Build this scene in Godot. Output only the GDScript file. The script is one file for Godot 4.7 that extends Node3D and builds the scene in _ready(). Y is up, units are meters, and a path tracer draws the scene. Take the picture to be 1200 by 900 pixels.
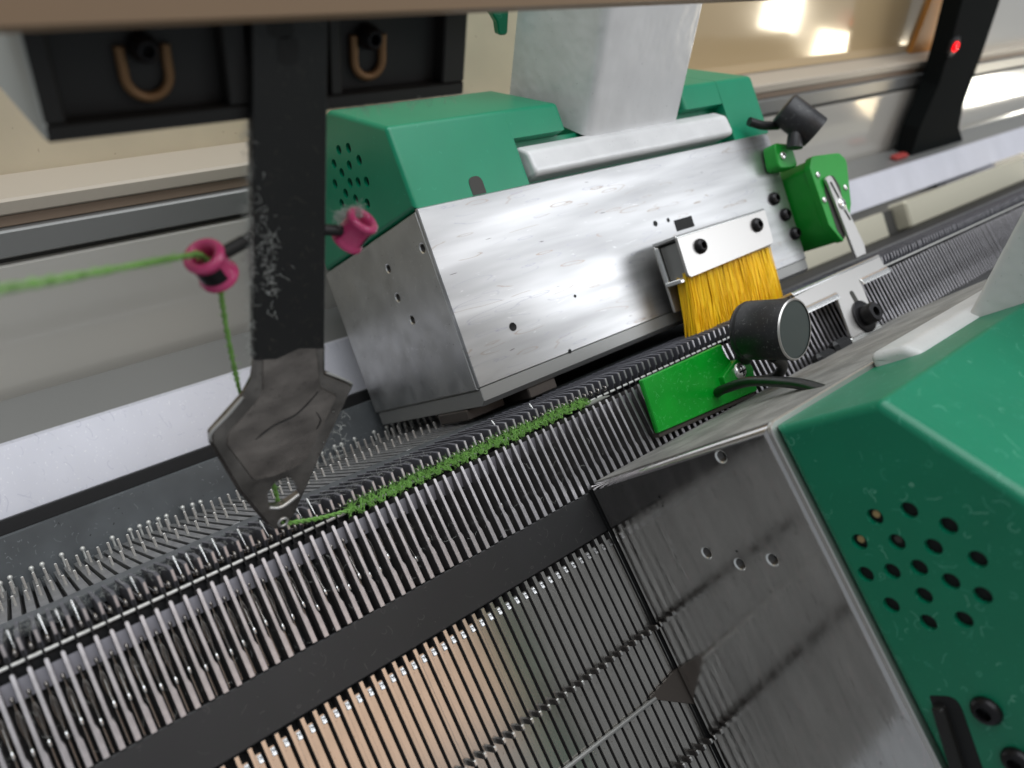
extends Node3D
# A close-up of a flat knitting machine with two needle beds. Lengths are in millimetres until a vertex is written (K).
# Three sets of axes: the machine's own (x along the beds, y up, z towards the viewer); the front bed's (x, height above
# the bed, distance down its slope); the rear bed's (x, height above the bed, minus the distance down its slope).
const K := 0.001
const PITCH := 3.6
const SLOPE := 39.41
const REAR := Vector3(0, 2.0, -8.2)

var front_axes: Basis
var rear_axes: Basis
var base_now := Vector3.ZERO
var taken := {}
var rng := RandomNumberGenerator.new()
var M := {}


# ---------------------------------------------------------------- mesh building
class MB:
	var st := SurfaceTool.new()
	var off := Vector3.ZERO
	func _init(o: Vector3 = Vector3.ZERO) -> void:
		off = o
		st.begin(Mesh.PRIMITIVE_TRIANGLES)
	func vtx(p: Vector3, n: Vector3) -> void:
		st.set_normal(n)
		st.add_vertex((p - off) * K)
	func tri3(a: Vector3, b: Vector3, c: Vector3, na: Vector3, nb: Vector3, nc: Vector3) -> void:
		var g := (c - a).cross(b - a)
		if g.length_squared() < 1e-14:
			return
		vtx(a, na)
		if g.dot(na + nb + nc) < 0.0:
			vtx(c, nc)
			vtx(b, nb)
		else:
			vtx(b, nb)
			vtx(c, nc)
	func tri(a: Vector3, b: Vector3, c: Vector3, n: Vector3) -> void:
		var g := (c - a).cross(b - a).normalized()
		if g.dot(n) < 0.0:
			g = -g
		tri3(a, b, c, g, g, g)
	func quad(a: Vector3, b: Vector3, c: Vector3, d: Vector3, n: Vector3) -> void:
		tri(a, b, c, n)
		tri(a, c, d, n)
	func quad4(a: Vector3, b: Vector3, c: Vector3, d: Vector3, na: Vector3, nb: Vector3, nc: Vector3, nd: Vector3) -> void:
		tri3(a, b, c, na, nb, nc)
		tri3(a, c, d, na, nc, nd)

	static func area(p: PackedVector2Array) -> float:
		var s := 0.0
		for i in p.size():
			var q: Vector2 = p[(i + 1) % p.size()]
			s += p[i].x * q.y - q.x * p[i].y
		return s * 0.5

	static func inset(p: PackedVector2Array, d: float) -> PackedVector2Array:
		var out := PackedVector2Array()
		var n := p.size()
		for i in n:
			var a: Vector2 = p[(i + n - 1) % n]
			var b: Vector2 = p[i]
			var c: Vector2 = p[(i + 1) % n]
			var e: Vector2 = (b - a).normalized()
			var f: Vector2 = (c - b).normalized()
			var ne := Vector2(-e.y, e.x)
			var nf := Vector2(-f.y, f.x)
			var m := ne + nf
			var k := 1.0 + ne.dot(nf)
			out.append(b + m * (d / maxf(k, 0.35)))
		return out

	# A polygon (u, v) drawn out along w from w0 to w1; b0 and b1 round the rims at the ends; holes are [centre, radius] pairs cut through the w0 end cap.
	func prism(poly: PackedVector2Array, o: Vector3, u: Vector3, v: Vector3, w: Vector3, w0: float, w1: float, b0: float = 0.0, b1: float = 0.0, steps: int = 1, holes: Array = [], cap0: bool = true, cap1: bool = true) -> void:
		var p := poly.duplicate()
		if area(p) < 0.0:
			p.reverse()
		var n := p.size()
		var rings: Array = []   # [polygon, w, tilt of the normal]
		if b0 > 0.0:
			for k in steps:
				var t := PI / 2 * k / steps
				rings.append([inset(p, b0 * (1.0 - sin(t))), w0 + b0 * (1.0 - cos(t)), -cos(t)])
			rings.append([p, w0 + b0, 0.0])
		else:
			rings.append([p, w0, 0.0])
		if b1 > 0.0:
			rings.append([p, w1 - b1, 0.0])
			for k in steps:
				var t := PI / 2 * (k + 1) / steps
				rings.append([inset(p, b1 * (1.0 - cos(t))), w1 - b1 * (1.0 - sin(t)), sin(t)])
		else:
			rings.append([p, w1, 0.0])
		var en: Array = []
		for i in n:
			var e: Vector2 = (p[(i + 1) % n] - p[i]).normalized()
			en.append(u * e.y - v * e.x)
		var at := func(q: Vector2, h: float) -> Vector3: return o + u * q.x + v * q.y + w * h
		for i in n:
			var j := (i + 1) % n
			var before: Vector3 = en[(i + n - 1) % n]
			var here: Vector3 = en[i]
			var after: Vector3 = en[j]
			var ni: Vector3 = (before + here).normalized() if before.dot(here) > 0.8 else here
			var nj: Vector3 = (after + here).normalized() if after.dot(here) > 0.8 else here
			for r in rings.size() - 1:
				var A: Array = rings[r]
				var B: Array = rings[r + 1]
				var ta: float = A[2]
				var tb: float = B[2]
				if steps == 1 and ta != tb:
					ta = (ta + tb) * 0.5
					tb = ta
				var ca := sqrt(maxf(0.0, 1.0 - ta * ta))
				var cb := sqrt(maxf(0.0, 1.0 - tb * tb))
				quad4(at.call(A[0][i], A[1]), at.call(A[0][j], A[1]), at.call(B[0][j], B[1]), at.call(B[0][i], B[1]),
					ni * ca + w * ta, nj * ca + w * ta, nj * cb + w * tb, ni * cb + w * tb)
		for end in 2:
			if (end == 0 and not cap0) or (end == 1 and not cap1):
				continue
			var ring: Array = rings[0] if end == 0 else rings[-1]
			var pieces: Array = [ring[0]]
			if end == 0 and holes:
				pieces = cut(ring[0], holes)
				for hole in holes:
					var hp := circle(hole[0], hole[1], 18)
					for i in hp.size():
						var a: Vector2 = hp[i]
						var b: Vector2 = hp[(i + 1) % hp.size()]
						var na: Vector2 = (hole[0] - a).normalized()
						var nb: Vector2 = (hole[0] - b).normalized()
						quad4(at.call(a, w0), at.call(b, w0), at.call(b, w0 + hole[2]), at.call(a, w0 + hole[2]), u * na.x + v * na.y, u * nb.x + v * nb.y, u * nb.x + v * nb.y, u * na.x + v * na.y)
			for piece in pieces:
				var t: PackedInt32Array = Geometry2D.triangulate_polygon(piece)
				if t.is_empty():
					var mid := Vector2.ZERO
					for q in piece:
						mid += q / piece.size()
					for k in piece.size():
						tri(at.call(mid, ring[1]), at.call(piece[k], ring[1]), at.call(piece[(k + 1) % piece.size()], ring[1]), -w if end == 0 else w)
				for k in range(0, t.size(), 3):
					tri(at.call(piece[t[k]], ring[1]), at.call(piece[t[k + 1]], ring[1]), at.call(piece[t[k + 2]], ring[1]), -w if end == 0 else w)

	static func circle(c: Vector2, r: float, n: int) -> PackedVector2Array:
		var out := PackedVector2Array()
		for i in n:
			out.append(c + Vector2(cos(TAU * i / n), sin(TAU * i / n)) * r)
		return out

	# Strips between the holes' centres, so that no strip has a hole wholly inside it.
	static func cut(poly: PackedVector2Array, holes: Array) -> Array:
		var xs: Array = []
		for h in holes:
			xs.append(h[0].x)
		xs.sort()
		xs.push_front(-10000.0)
		xs.append(10000.0)
		var out: Array = []
		for i in xs.size() - 1:
			if xs[i + 1] - xs[i] < 1e-4:
				continue
			var strip := PackedVector2Array([Vector2(xs[i], -10000), Vector2(xs[i + 1], -10000), Vector2(xs[i + 1], 10000), Vector2(xs[i], 10000)])
			var parts: Array = Geometry2D.intersect_polygons(poly, strip)
			for h in holes:
				var next: Array = []
				for q in parts:
					next.append_array(Geometry2D.clip_polygons(q, circle(h[0], h[1], 18)))
				parts = next
			out.append_array(parts)
		return out

	func box(a: Vector3, b: Vector3, r: float = 0.0) -> void:
		var lo := a.min(b)
		var hi := a.max(b)
		var p: PackedVector2Array
		if r > 0.0:
			p = PackedVector2Array([Vector2(lo.x + r, lo.y), Vector2(hi.x - r, lo.y), Vector2(hi.x, lo.y + r), Vector2(hi.x, hi.y - r), Vector2(hi.x - r, hi.y), Vector2(lo.x + r, hi.y), Vector2(lo.x, hi.y - r), Vector2(lo.x, lo.y + r)])
		else:
			p = PackedVector2Array([Vector2(lo.x, lo.y), Vector2(hi.x, lo.y), Vector2(hi.x, hi.y), Vector2(lo.x, hi.y)])
		prism(p, Vector3.ZERO, Vector3.RIGHT, Vector3.UP, Vector3.BACK, lo.z, hi.z, r, r)

	static func across(axis: Vector3) -> Vector3:
		var a := axis.cross(Vector3.UP)
		if a.length() < 0.1:
			a = axis.cross(Vector3.RIGHT)
		return a.normalized()

	# Profile points (distance along the axis, radius) turned about the axis.
	func lathe(o: Vector3, axis: Vector3, prof: Array, n: int = 20) -> void:
		var w := axis.normalized()
		var u := across(w)
		var v := w.cross(u)
		var m := prof.size()
		var nn: Array = []
		for i in m - 1:
			var d: Vector2 = prof[i + 1] - prof[i]
			nn.append(Vector2(-d.y, d.x).normalized())
		for i in m - 1:
			var here: Vector2 = nn[i]
			var na: Vector2 = here
			var nb: Vector2 = here
			if i > 0 and nn[i - 1].dot(here) > 0.7:
				na = (nn[i - 1] + here).normalized()
			if i < m - 2 and nn[i + 1].dot(here) > 0.7:
				nb = (nn[i + 1] + here).normalized()
			for k in n:
				var t0 := TAU * k / n
				var t1 := TAU * (k + 1) / n
				var r0 := u * cos(t0) + v * sin(t0)
				var r1 := u * cos(t1) + v * sin(t1)
				quad4(o + w * prof[i].x + r0 * prof[i].y, o + w * prof[i].x + r1 * prof[i].y, o + w * prof[i + 1].x + r1 * prof[i + 1].y, o + w * prof[i + 1].x + r0 * prof[i + 1].y,
					w * na.x + r0 * na.y, w * na.x + r1 * na.y, w * nb.x + r1 * nb.y, w * nb.x + r0 * nb.y)

	func tube(path: Array, radii: Variant, n: int = 8, squash: float = 1.0) -> void:
		var m := path.size()
		var rings: Array = []
		var norms: Array = []
		var u := Vector3.ZERO
		for i in m:
			var t: Vector3 = (path[mini(i + 1, m - 1)] - path[maxi(i - 1, 0)]).normalized()
			u = across(t) if i == 0 else (u - t * u.dot(t)).normalized()
			var v := t.cross(u)
			var r: float = radii[i] if radii is Array else radii
			var ring: Array = []
			var nr: Array = []
			for k in n:
				var d := u * cos(TAU * k / n) + v * sin(TAU * k / n) * squash
				ring.append(path[i] + d * r)
				nr.append(d.normalized())
			rings.append(ring)
			norms.append(nr)
		for i in m - 1:
			for k in n:
				var j := (k + 1) % n
				quad4(rings[i][k], rings[i][j], rings[i + 1][j], rings[i + 1][k], norms[i][k], norms[i][j], norms[i + 1][j], norms[i + 1][k])
		for e in [0, m - 1]:
			var d: Vector3 = (path[0] - path[1]) if e == 0 else (path[m - 1] - path[m - 2])
			for k in range(1, n - 1):
				tri(rings[e][0], rings[e][k], rings[e][k + 1], d)

	func ball(c: Vector3, r: Vector3, n: int = 8) -> void:
		for i in n / 2:
			var a0 := PI * i / (n / 2) - PI / 2
			var a1 := PI * (i + 1) / (n / 2) - PI / 2
			for k in n:
				var b0 := TAU * k / n
				var b1 := TAU * (k + 1) / n
				var p: Array = [Vector3(cos(a0) * cos(b0), sin(a0), cos(a0) * sin(b0)), Vector3(cos(a0) * cos(b1), sin(a0), cos(a0) * sin(b1)), Vector3(cos(a1) * cos(b1), sin(a1), cos(a1) * sin(b1)), Vector3(cos(a1) * cos(b0), sin(a1), cos(a1) * sin(b0))]
				quad4(c + p[0] * r, c + p[1] * r, c + p[2] * r, c + p[3] * r, (p[0] / r).normalized(), (p[1] / r).normalized(), (p[2] / r).normalized(), (p[3] / r).normalized())


static func V2(flat: Array) -> PackedVector2Array:
	var out := PackedVector2Array()
	for i in range(0, flat.size(), 2):
		out.append(Vector2(flat[i], flat[i + 1]))
	return out


# A polygon whose corners are rounded: radius r (or one per corner).
static func rounded(p: PackedVector2Array, r: Variant, n: int = 4) -> PackedVector2Array:
	var out := PackedVector2Array()
	var m := p.size()
	for i in m:
		var b: Vector2 = p[i]
		var a: Vector2 = p[(i + m - 1) % m]
		var c: Vector2 = p[(i + 1) % m]
		var rad: float = r[i] if r is Array else r
		if rad <= 0.0:
			out.append(b)
			continue
		var e: Vector2 = (a - b).normalized()
		var f: Vector2 = (c - b).normalized()
		var half := acos(clampf(e.dot(f), -1, 1)) / 2
		var d := minf(rad / tan(half), minf((a - b).length(), (c - b).length()) * 0.48)
		for k in n + 1:
			var t := float(k) / n
			out.append((b + e * d).lerp(b, t).lerp(b.lerp(b + f * d, t), t))
	return out


static func curve(pts: Array, n: int = 8) -> Array:
	var out: Array = []
	var m := pts.size()
	for i in m - 1:
		for k in n:
			out.append((pts[i] as Vector3).cubic_interpolate(pts[i + 1], pts[maxi(i - 1, 0)], pts[mini(i + 2, m - 1)], float(k) / n))
	out.append(pts[m - 1])
	return out


# ---------------------------------------------------------------- naming and placing
func numbered(called: String) -> String:
	taken[called] = taken.get(called, -1) + 1
	return called if taken[called] == 0 else "%s_%03d" % [called, taken[called]]


func tag(o: Node3D, label: String, category: String, group: String = "") -> void:
	o.set_meta("label", label)
	o.set_meta("category", category)
	if group:
		o.set_meta("group", group)


# A thing: a Node3D at its base (given in the axes named), whose children are its parts.
func thing(called: String, label: String, category: String, base: Vector3, axes: String = "machine", group: String = "") -> Node3D:
	var o := Node3D.new()
	o.name = numbered(called)
	match axes:
		"front": o.transform = Transform3D(front_axes, front_axes * base * K)
		"rear": o.transform = Transform3D(rear_axes, (REAR + rear_axes * base) * K)
		_: o.position = base * K
	add_child(o)
	tag(o, label, category, group)
	base_now = base
	return o


func mb() -> MB:
	return MB.new(base_now)


func part(called: String, b: MB, m: Material, parent: Node3D) -> MeshInstance3D:
	return piece(called, b.st.commit(), m, parent)


func piece(called: String, mesh: Mesh, m: Material, parent: Node3D) -> MeshInstance3D:
	var o := MeshInstance3D.new()
	var n := 0
	var nm := called
	while parent.has_node(NodePath(nm)):
		n += 1
		nm = "%s_%03d" % [called, n]
	o.name = nm
	o.mesh = mesh
	o.material_override = m
	parent.add_child(o, true)
	return o


func repeat(o: Node3D, move: Vector3) -> Node3D:
	var c: Node3D = o.duplicate()
	var nm := String(o.name)
	if nm.length() > 4 and nm.substr(nm.length() - 4, 1) == "_" and nm.right(3).is_valid_int():
		nm = nm.left(-4)
	c.name = numbered(nm)
	add_child(c)
	c.position += move * K
	return c


# points given in machine axes -> the front or rear bed's axes
func to_front(p: Vector3) -> Vector3:
	return front_axes.inverse() * p
func to_rear(p: Vector3) -> Vector3:
	return rear_axes.inverse() * (p - REAR)
func of_front(x: float, s: float, h: float) -> Vector3:
	return front_axes * Vector3(x, h, s)
func of_rear(x: float, r: float, h: float) -> Vector3:
	return REAR + rear_axes * Vector3(x, h, -r)


# ---------------------------------------------------------------- materials
func noise_tex(freq: float, lo: float, hi: float, seeding: int, octaves: int = 4, size: int = 512) -> NoiseTexture2D:
	var f := FastNoiseLite.new()
	f.seed = seeding
	f.frequency = freq
	f.fractal_octaves = octaves
	var t := NoiseTexture2D.new()
	t.width = size
	t.height = size
	t.seamless = true
	t.noise = f
	var g := Gradient.new()
	g.set_color(0, Color(lo, lo, lo))
	g.set_color(1, Color(hi, hi, hi))
	t.color_ramp = g
	return t


func plain(color: Color, rough: float, metal: float = 0.0) -> StandardMaterial3D:
	var m := StandardMaterial3D.new()
	m.albedo_color = color
	m.roughness = rough
	m.metallic = metal
	return m


# Base colour with specks, scratches and lint: [count, colour, longest in pixels, width] for each kind of mark.
func marked(base: Color, marks: Array, seeding: int, tone: float = 0.06, size: int = 1024, along: float = -1.0) -> ImageTexture:
	var r := RandomNumberGenerator.new()
	r.seed = seeding
	var f := FastNoiseLite.new()
	f.seed = seeding
	f.frequency = 0.012
	f.fractal_octaves = 4
	var im := Image.create(size, size, false, Image.FORMAT_RGB8)
	var small := f.get_seamless_image(256, 256)
	small.convert(Image.FORMAT_L8)
	small.resize(size, size, Image.INTERPOLATE_CUBIC)
	for y in size:
		for x in size:
			var t := 1.0 + (small.get_pixel(x, y).r - 0.5) * 2.0 * tone
			im.set_pixel(x, y, Color(base.r * t, base.g * t, base.b * t))
	for mk in marks:
		for k in mk[0]:
			var p := Vector2(r.randf() * size, r.randf() * size)
			var d := r.randf() * TAU if along < 0.0 else along + r.randfn() * 0.06
			var bend := r.randfn() * (0.09 if along < 0.0 else 0.003)
			var c: Color = mk[1]
			var a := r.randf_range(0.25, 1.0) * c.a
			var wide: int = 2 if mk[3] == 1 else 3
			for s in int(r.randf_range(0.15, 1.0) * mk[2] * 1.6) + 1:
				for q in wide * wide:
					var xx := posmod(int(p.x) + q % wide, size)
					var yy := posmod(int(p.y) + q / wide, size)
					im.set_pixel(xx, yy, im.get_pixel(xx, yy).lerp(Color(c.r, c.g, c.b), a))
				p += Vector2(cos(d), sin(d))
				d += bend + (r.randfn() * 0.1 if along < 0.0 else 0.0)
	return ImageTexture.create_from_image(im)


func surfaced(m: StandardMaterial3D, tex: Texture2D, scale: Vector3) -> StandardMaterial3D:
	m.albedo_texture = tex
	m.uv1_triplanar = true
	m.uv1_scale = scale
	m.uv1_triplanar_sharpness = 4.0
	return m


func relief(m: StandardMaterial3D, tex: Texture2D, cm: float, scale: Vector3 = Vector3.ZERO) -> StandardMaterial3D:
	m.heightmap_enabled = true
	m.heightmap_texture = tex
	m.heightmap_scale = cm
	if scale != Vector3.ZERO:
		m.uv1_triplanar = true
		m.uv1_scale = scale
	return m


func roughened(m: StandardMaterial3D, tex: Texture2D) -> StandardMaterial3D:
	m.roughness = 1.0
	m.roughness_texture = tex
	m.roughness_texture_channel = BaseMaterial3D.TEXTURE_CHANNEL_RED
	return m


func materials() -> void:
	var grain := noise_tex(0.06, 0.0, 1.0, 5, 3)
	var smear := noise_tex(0.012, 0.22, 0.5, 9, 5)
	var lint := Color(0.72, 0.74, 0.7, 0.5)
	# milled aluminium of the front block: faint machining tracks down the slope, scratches and dust
	M.block = surfaced(plain(Color.WHITE, 0.3, 1.0), marked(Color(0.80, 0.79, 0.78), [[500, Color(0.95, 0.85, 0.85, 0.35), 40, 1], [160, Color(0.4, 0.39, 0.38, 0.4), 60, 1], [500, lint, 3, 1]], 11, 0.05), Vector3(14, 30, 5))
	roughened(M.block, noise_tex(0.01, 0.07, 0.2, 21, 4))
	M.block.heightmap_enabled = true
	M.block.heightmap_texture = grain
	M.block.heightmap_scale = 0.0012
	M.rear_block = surfaced(plain(Color.WHITE, 0.4, 1.0), marked(Color(0.74, 0.74, 0.73), [[300, Color(0.9, 0.9, 0.9, 0.4), 30, 1], [60, Color(0.45, 0.42, 0.42, 0.5), 6, 2]], 12, 0.06), Vector3(12, 12, 12))
	roughened(M.rear_block, noise_tex(0.01, 0.3, 0.5, 22, 4))
	M.end_plate = surfaced(plain(Color.WHITE, 0.36, 0.9), marked(Color(0.73, 0.73, 0.73), [[300, Color(0.9, 0.9, 0.9, 0.3), 8, 1], [260, Color(0.60, 0.60, 0.65, 0.3), 50, 1], [120, Color(0.62, 0.57, 0.53, 0.3), 60, 2], [26, Color(0.3, 0.28, 0.28, 0.6), 4, 4]], 13, 0.16), Vector3(12, 12, 12))
	M.end_plate.uv1_scale = Vector3(2, 16, 16)
	M.rail = surfaced(plain(Color.WHITE, 0.5, 0.25), marked(Color(0.82, 0.82, 0.85), [[700, Color(0.97, 0.97, 0.97, 0.5), 4, 2], [150, Color(0.68, 0.68, 0.74, 0.4), 30, 2]], 14, 0.03), Vector3(9, 9, 9))
	M.dusty = surfaced(plain(Color.WHITE, 0.7, 0.2), marked(Color(0.54, 0.535, 0.52), [[2500, Color(0.85, 0.85, 0.82, 0.5), 3, 1], [700, Color(0.3, 0.3, 0.3, 0.4), 4, 1], [300, Color(0.9, 0.9, 0.88, 0.4), 16, 1]], 54, 0.15), Vector3(14, 14, 14))
	M.nose = surfaced(plain(Color.WHITE, 0.34, 1.0), marked(Color(0.62, 0.62, 0.62), [[3000, Color(0.3, 0.3, 0.3, 0.6), 9, 2], [1500, Color(1, 1, 1, 0.6), 9, 2]], 55, 0.2, 512), Vector3(60, 60, 60))
	M.flank = plain(Color(0.34, 0.33, 0.33), 0.5, 0.5)
	M.thread = plain(Color(0.40, 0.39, 0.38), 0.3, 0.9)
	M.beam = plain(Color(0.80, 0.78, 0.70), 0.4, 0.3)
	M.fitting = plain(Color(0.80, 0.68, 0.48), 0.4, 0.5)
	M.bare = plain(Color(0.79, 0.78, 0.765), 0.36, 0.85)
	M.bright = plain(Color(0.94, 0.94, 0.93), 0.24, 0.9)
	# bed steel
	M.fin = surfaced(plain(Color.WHITE, 0.35, 0.9), marked(Color(0.73, 0.72, 0.73), [[900, Color(0.95, 0.93, 0.9, 0.4), 14, 1], [700, Color(0.5, 0.47, 0.46, 0.5), 10, 1]], 15, 0.12), Vector3(30, 30, 30))
	M.fin_dark = surfaced(plain(Color.WHITE, 0.55, 0.2), marked(Color(0.36, 0.36, 0.385), [[900, Color(0.62, 0.62, 0.66, 0.4), 5, 1], [500, Color(0.62, 0.62, 0.66, 0.4), 16, 1]], 16, 0.25), Vector3(20, 20, 20))
	M.jack = surfaced(plain(Color.WHITE, 0.2, 0.95), marked(Color(0.80, 0.79, 0.77), [[160, Color(0.5, 0.45, 0.4, 0.4), 5, 2], [300, Color(0.9, 0.86, 0.8, 0.3), 20, 1]], 17, 0.06), Vector3(14, 14, 14))
	M.jack_rear = surfaced(plain(Color.WHITE, 0.42, 0.8), marked(Color(0.60, 0.60, 0.60), [[300, Color(0.5, 0.5, 0.5, 0.4), 10, 1]], 18, 0.15), Vector3(14, 14, 14))
	M.needle = plain(Color(0.64, 0.62, 0.60), 0.2, 0.9)
	M.butt = plain(Color(0.72, 0.71, 0.69), 0.35, 0.7)
	M.butt_dark = plain(Color(0.16, 0.14, 0.13), 0.6, 0.2)
	M.knob = plain(Color(0.85, 0.85, 0.83), 0.35, 0.4)
	M.bed = plain(Color(0.07, 0.07, 0.075), 0.6, 0.2)
	M.band = surfaced(plain(Color.WHITE, 0.5, 0.0), marked(Color(0.10, 0.098, 0.10), [[220, Color(0.4, 0.38, 0.36, 0.35), 26, 1], [200, Color(0.5, 0.48, 0.45, 0.4), 2, 1]], 19, 0.08, 1024), Vector3(12, 12, 12))
	M.plate = surfaced(plain(Color.WHITE, 0.45, 0.1), marked(Color(0.33, 0.345, 0.355), [[420, Color(0.55, 0.57, 0.58, 0.4), 10, 2], [120, Color(0.5, 0.52, 0.52, 0.3), 22, 4], [60, Color(0.07, 0.07, 0.07, 0.6), 5, 4]], 20, 0.14), Vector3(10, 10, 10))
	M.verge = plain(Color(0.72, 0.71, 0.74), 0.4, 0.7)
	# paint and plastic
	M.green = surfaced(plain(Color.WHITE, 0.38), marked(Color(0.0, 0.46, 0.33), [[240, Color(0.6, 0.75, 0.66, 0.5), 34, 1], [700, Color(0.55, 0.72, 0.62, 0.3), 3, 1]], 31, 0.03), Vector3(11, 11, 11))
	M.green_rear = surfaced(plain(Color.WHITE, 0.36), marked(Color(0.02, 0.50, 0.36), [[60, Color(0.55, 0.8, 0.7, 0.25), 20, 1]], 32, 0.02), Vector3(11, 11, 11))
	M.vivid = surfaced(plain(Color.WHITE, 0.3), marked(Color(0.03, 0.58, 0.15), [[520, Color(0.6, 0.85, 0.62, 0.45), 26, 1], [400, Color(0.7, 0.9, 0.7, 0.35), 2, 1]], 33, 0.05), Vector3(18, 18, 18))
	M.vivid_rear = surfaced(plain(Color.WHITE, 0.4), marked(Color(0.08, 0.56, 0.17), [[20, Color(0.05, 0.1, 0.05, 0.6), 3, 4]], 34, 0.03), Vector3(12, 12, 12))
	M.sensor = surfaced(plain(Color.WHITE, 0.42), marked(Color(0.12, 0.12, 0.13), [[900, Color(0.7, 0.7, 0.68, 0.7), 4, 1], [110, Color(0.75, 0.75, 0.72, 0.6), 22, 1]], 35, 0.1), Vector3(20, 20, 20))
	M.sensor_face = plain(Color(0.30, 0.33, 0.32), 0.22, 0.1)
	M.cable = relief(plain(Color(0.06, 0.06, 0.065), 0.38), noise_tex(0.05, 0, 1, 43, 3), 0.004, Vector3(60, 60, 60))
	M.black = surfaced(plain(Color.WHITE, 0.5), marked(Color(0.05, 0.047, 0.044), [[240, Color(0.5, 0.47, 0.4, 0.3), 26, 1], [260, Color(0.34, 0.31, 0.26, 0.3), 14, 4]], 36, 0.3), Vector3(16, 16, 16))
	M.carrier = plain(Color(0.085, 0.078, 0.07), 0.55, 0.1)
	M.screw = plain(Color(0.16, 0.155, 0.16), 0.35, 0.7)
	M.screw_hole = plain(Color(0.03, 0.03, 0.03), 0.7)
	M.grey_paint = surfaced(relief(plain(Color.WHITE, 0.2), noise_tex(0.014, 0, 1, 44, 2), 0.02), marked(Color(0.84, 0.84, 0.84), [[60, Color(0.5, 0.5, 0.5, 0.3), 8, 2]], 37, 0.03), Vector3(14, 14, 14))
	M.white_paint = surfaced(relief(plain(Color.WHITE, 0.32), noise_tex(0.02, 0, 1, 45, 2), 0.012), marked(Color(0.80, 0.80, 0.79), [[300, Color(0.6, 0.59, 0.57, 0.4), 3, 2]], 38, 0.03), Vector3(14, 14, 14))
	M.tip = surfaced(relief(plain(Color.WHITE, 0.27, 0.9), noise_tex(0.02, 0, 1, 46, 4), 0.003), marked(Color(0.47, 0.45, 0.43), [[200, Color(0.6, 0.57, 0.52, 0.4), 22, 1], [160, Color(0.1, 0.09, 0.08, 0.5), 14, 2]], 39, 0.25), Vector3(22, 22, 22))
	M.tip_middle = surfaced(plain(Color.WHITE, 0.24, 0.92), marked(Color(0.53, 0.50, 0.475), [[200, Color(0.7, 0.67, 0.62, 0.4), 22, 1], [260, Color(0.12, 0.11, 0.10, 0.5), 14, 2]], 56, 0.2), Vector3(18, 40, 18))
	M.ceramic = plain(Color(0.72, 0.25, 0.43), 0.22)
	M.ceramic.subsurf_scatter_enabled = true
	M.ceramic.subsurf_scatter_strength = 0.05
	M.brass = plain(Color(0.48, 0.36, 0.24), 0.5, 0.5)
	M.tan = plain(Color(0.60, 0.50, 0.40), 0.5, 0.2)
	M.yarn = surfaced(plain(Color.WHITE, 0.9), marked(Color(0.42, 0.60, 0.28), [[2500, Color(0.62, 0.76, 0.5, 0.5), 12, 1], [2500, Color(0.22, 0.36, 0.14, 0.5), 12, 1]], 51, 0.1, 512), Vector3(60, 60, 60))
	M.fuzz = plain(Color(0.57, 0.78, 0.40), 0.95)
	M.fuzz.backlight_enabled = true
	M.fuzz.backlight = Color(0.3, 0.5, 0.15)
	M.lump = plain(Color(0.50, 0.51, 0.48), 0.95)
	M.lint = plain(Color(0.75, 0.76, 0.74), 0.95)
	M.bristle = plain(Color(1.0, 0.83, 0.05), 0.4)
	M.bristle.backlight_enabled = true
	M.bristle.backlight = Color(0.5, 0.36, 0.02)
	M.bristle_dark = plain(Color(1.0, 0.79, 0.04), 0.45)
	M.cream = surfaced(plain(Color.WHITE, 0.5), marked(Color(0.80, 0.75, 0.65), [[60, Color(0.6, 0.52, 0.42, 0.4), 6, 3]], 52, 0.03), Vector3(6, 6, 6))
	M.ledge = plain(Color(0.72, 0.68, 0.62), 0.45)
	M.ledge_dark = plain(Color(0.58, 0.50, 0.43), 0.5)
	M.panel = surfaced(plain(Color.WHITE, 0.4, 0.1), marked(Color(0.66, 0.64, 0.60), [[60, Color(0.5, 0.48, 0.46, 0.3), 8, 3]], 53, 0.03), Vector3(6, 6, 6))
	M.strip = plain(Color(0.58, 0.58, 0.57), 0.4, 0.5)
	M.groove = plain(Color(0.22, 0.215, 0.20), 0.7)
	M.glossy = plain(Color(0.80, 0.70, 0.54), 0.12)
	M.glossy.clearcoat_enabled = true
	M.glossy.clearcoat = 1.0
	M.glossy.clearcoat_roughness = 0.05
	M.glossy_grey = plain(Color(0.80, 0.785, 0.75), 0.16)
	M.glossy_grey.clearcoat_enabled = true
	M.glossy_grey.clearcoat = 1.0
	M.glossy_grey.clearcoat_roughness = 0.08
	M.orange = plain(Color(0.85, 0.58, 0.28), 0.5)
	M.post = plain(Color(0.10, 0.11, 0.11), 0.9)
	M.post.metallic_specular = 0.15
	M.red = plain(Color(0.62, 0.22, 0.20), 0.6)
	M.brown = plain(Color(0.33, 0.305, 0.285), 0.45, 0.5)


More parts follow.
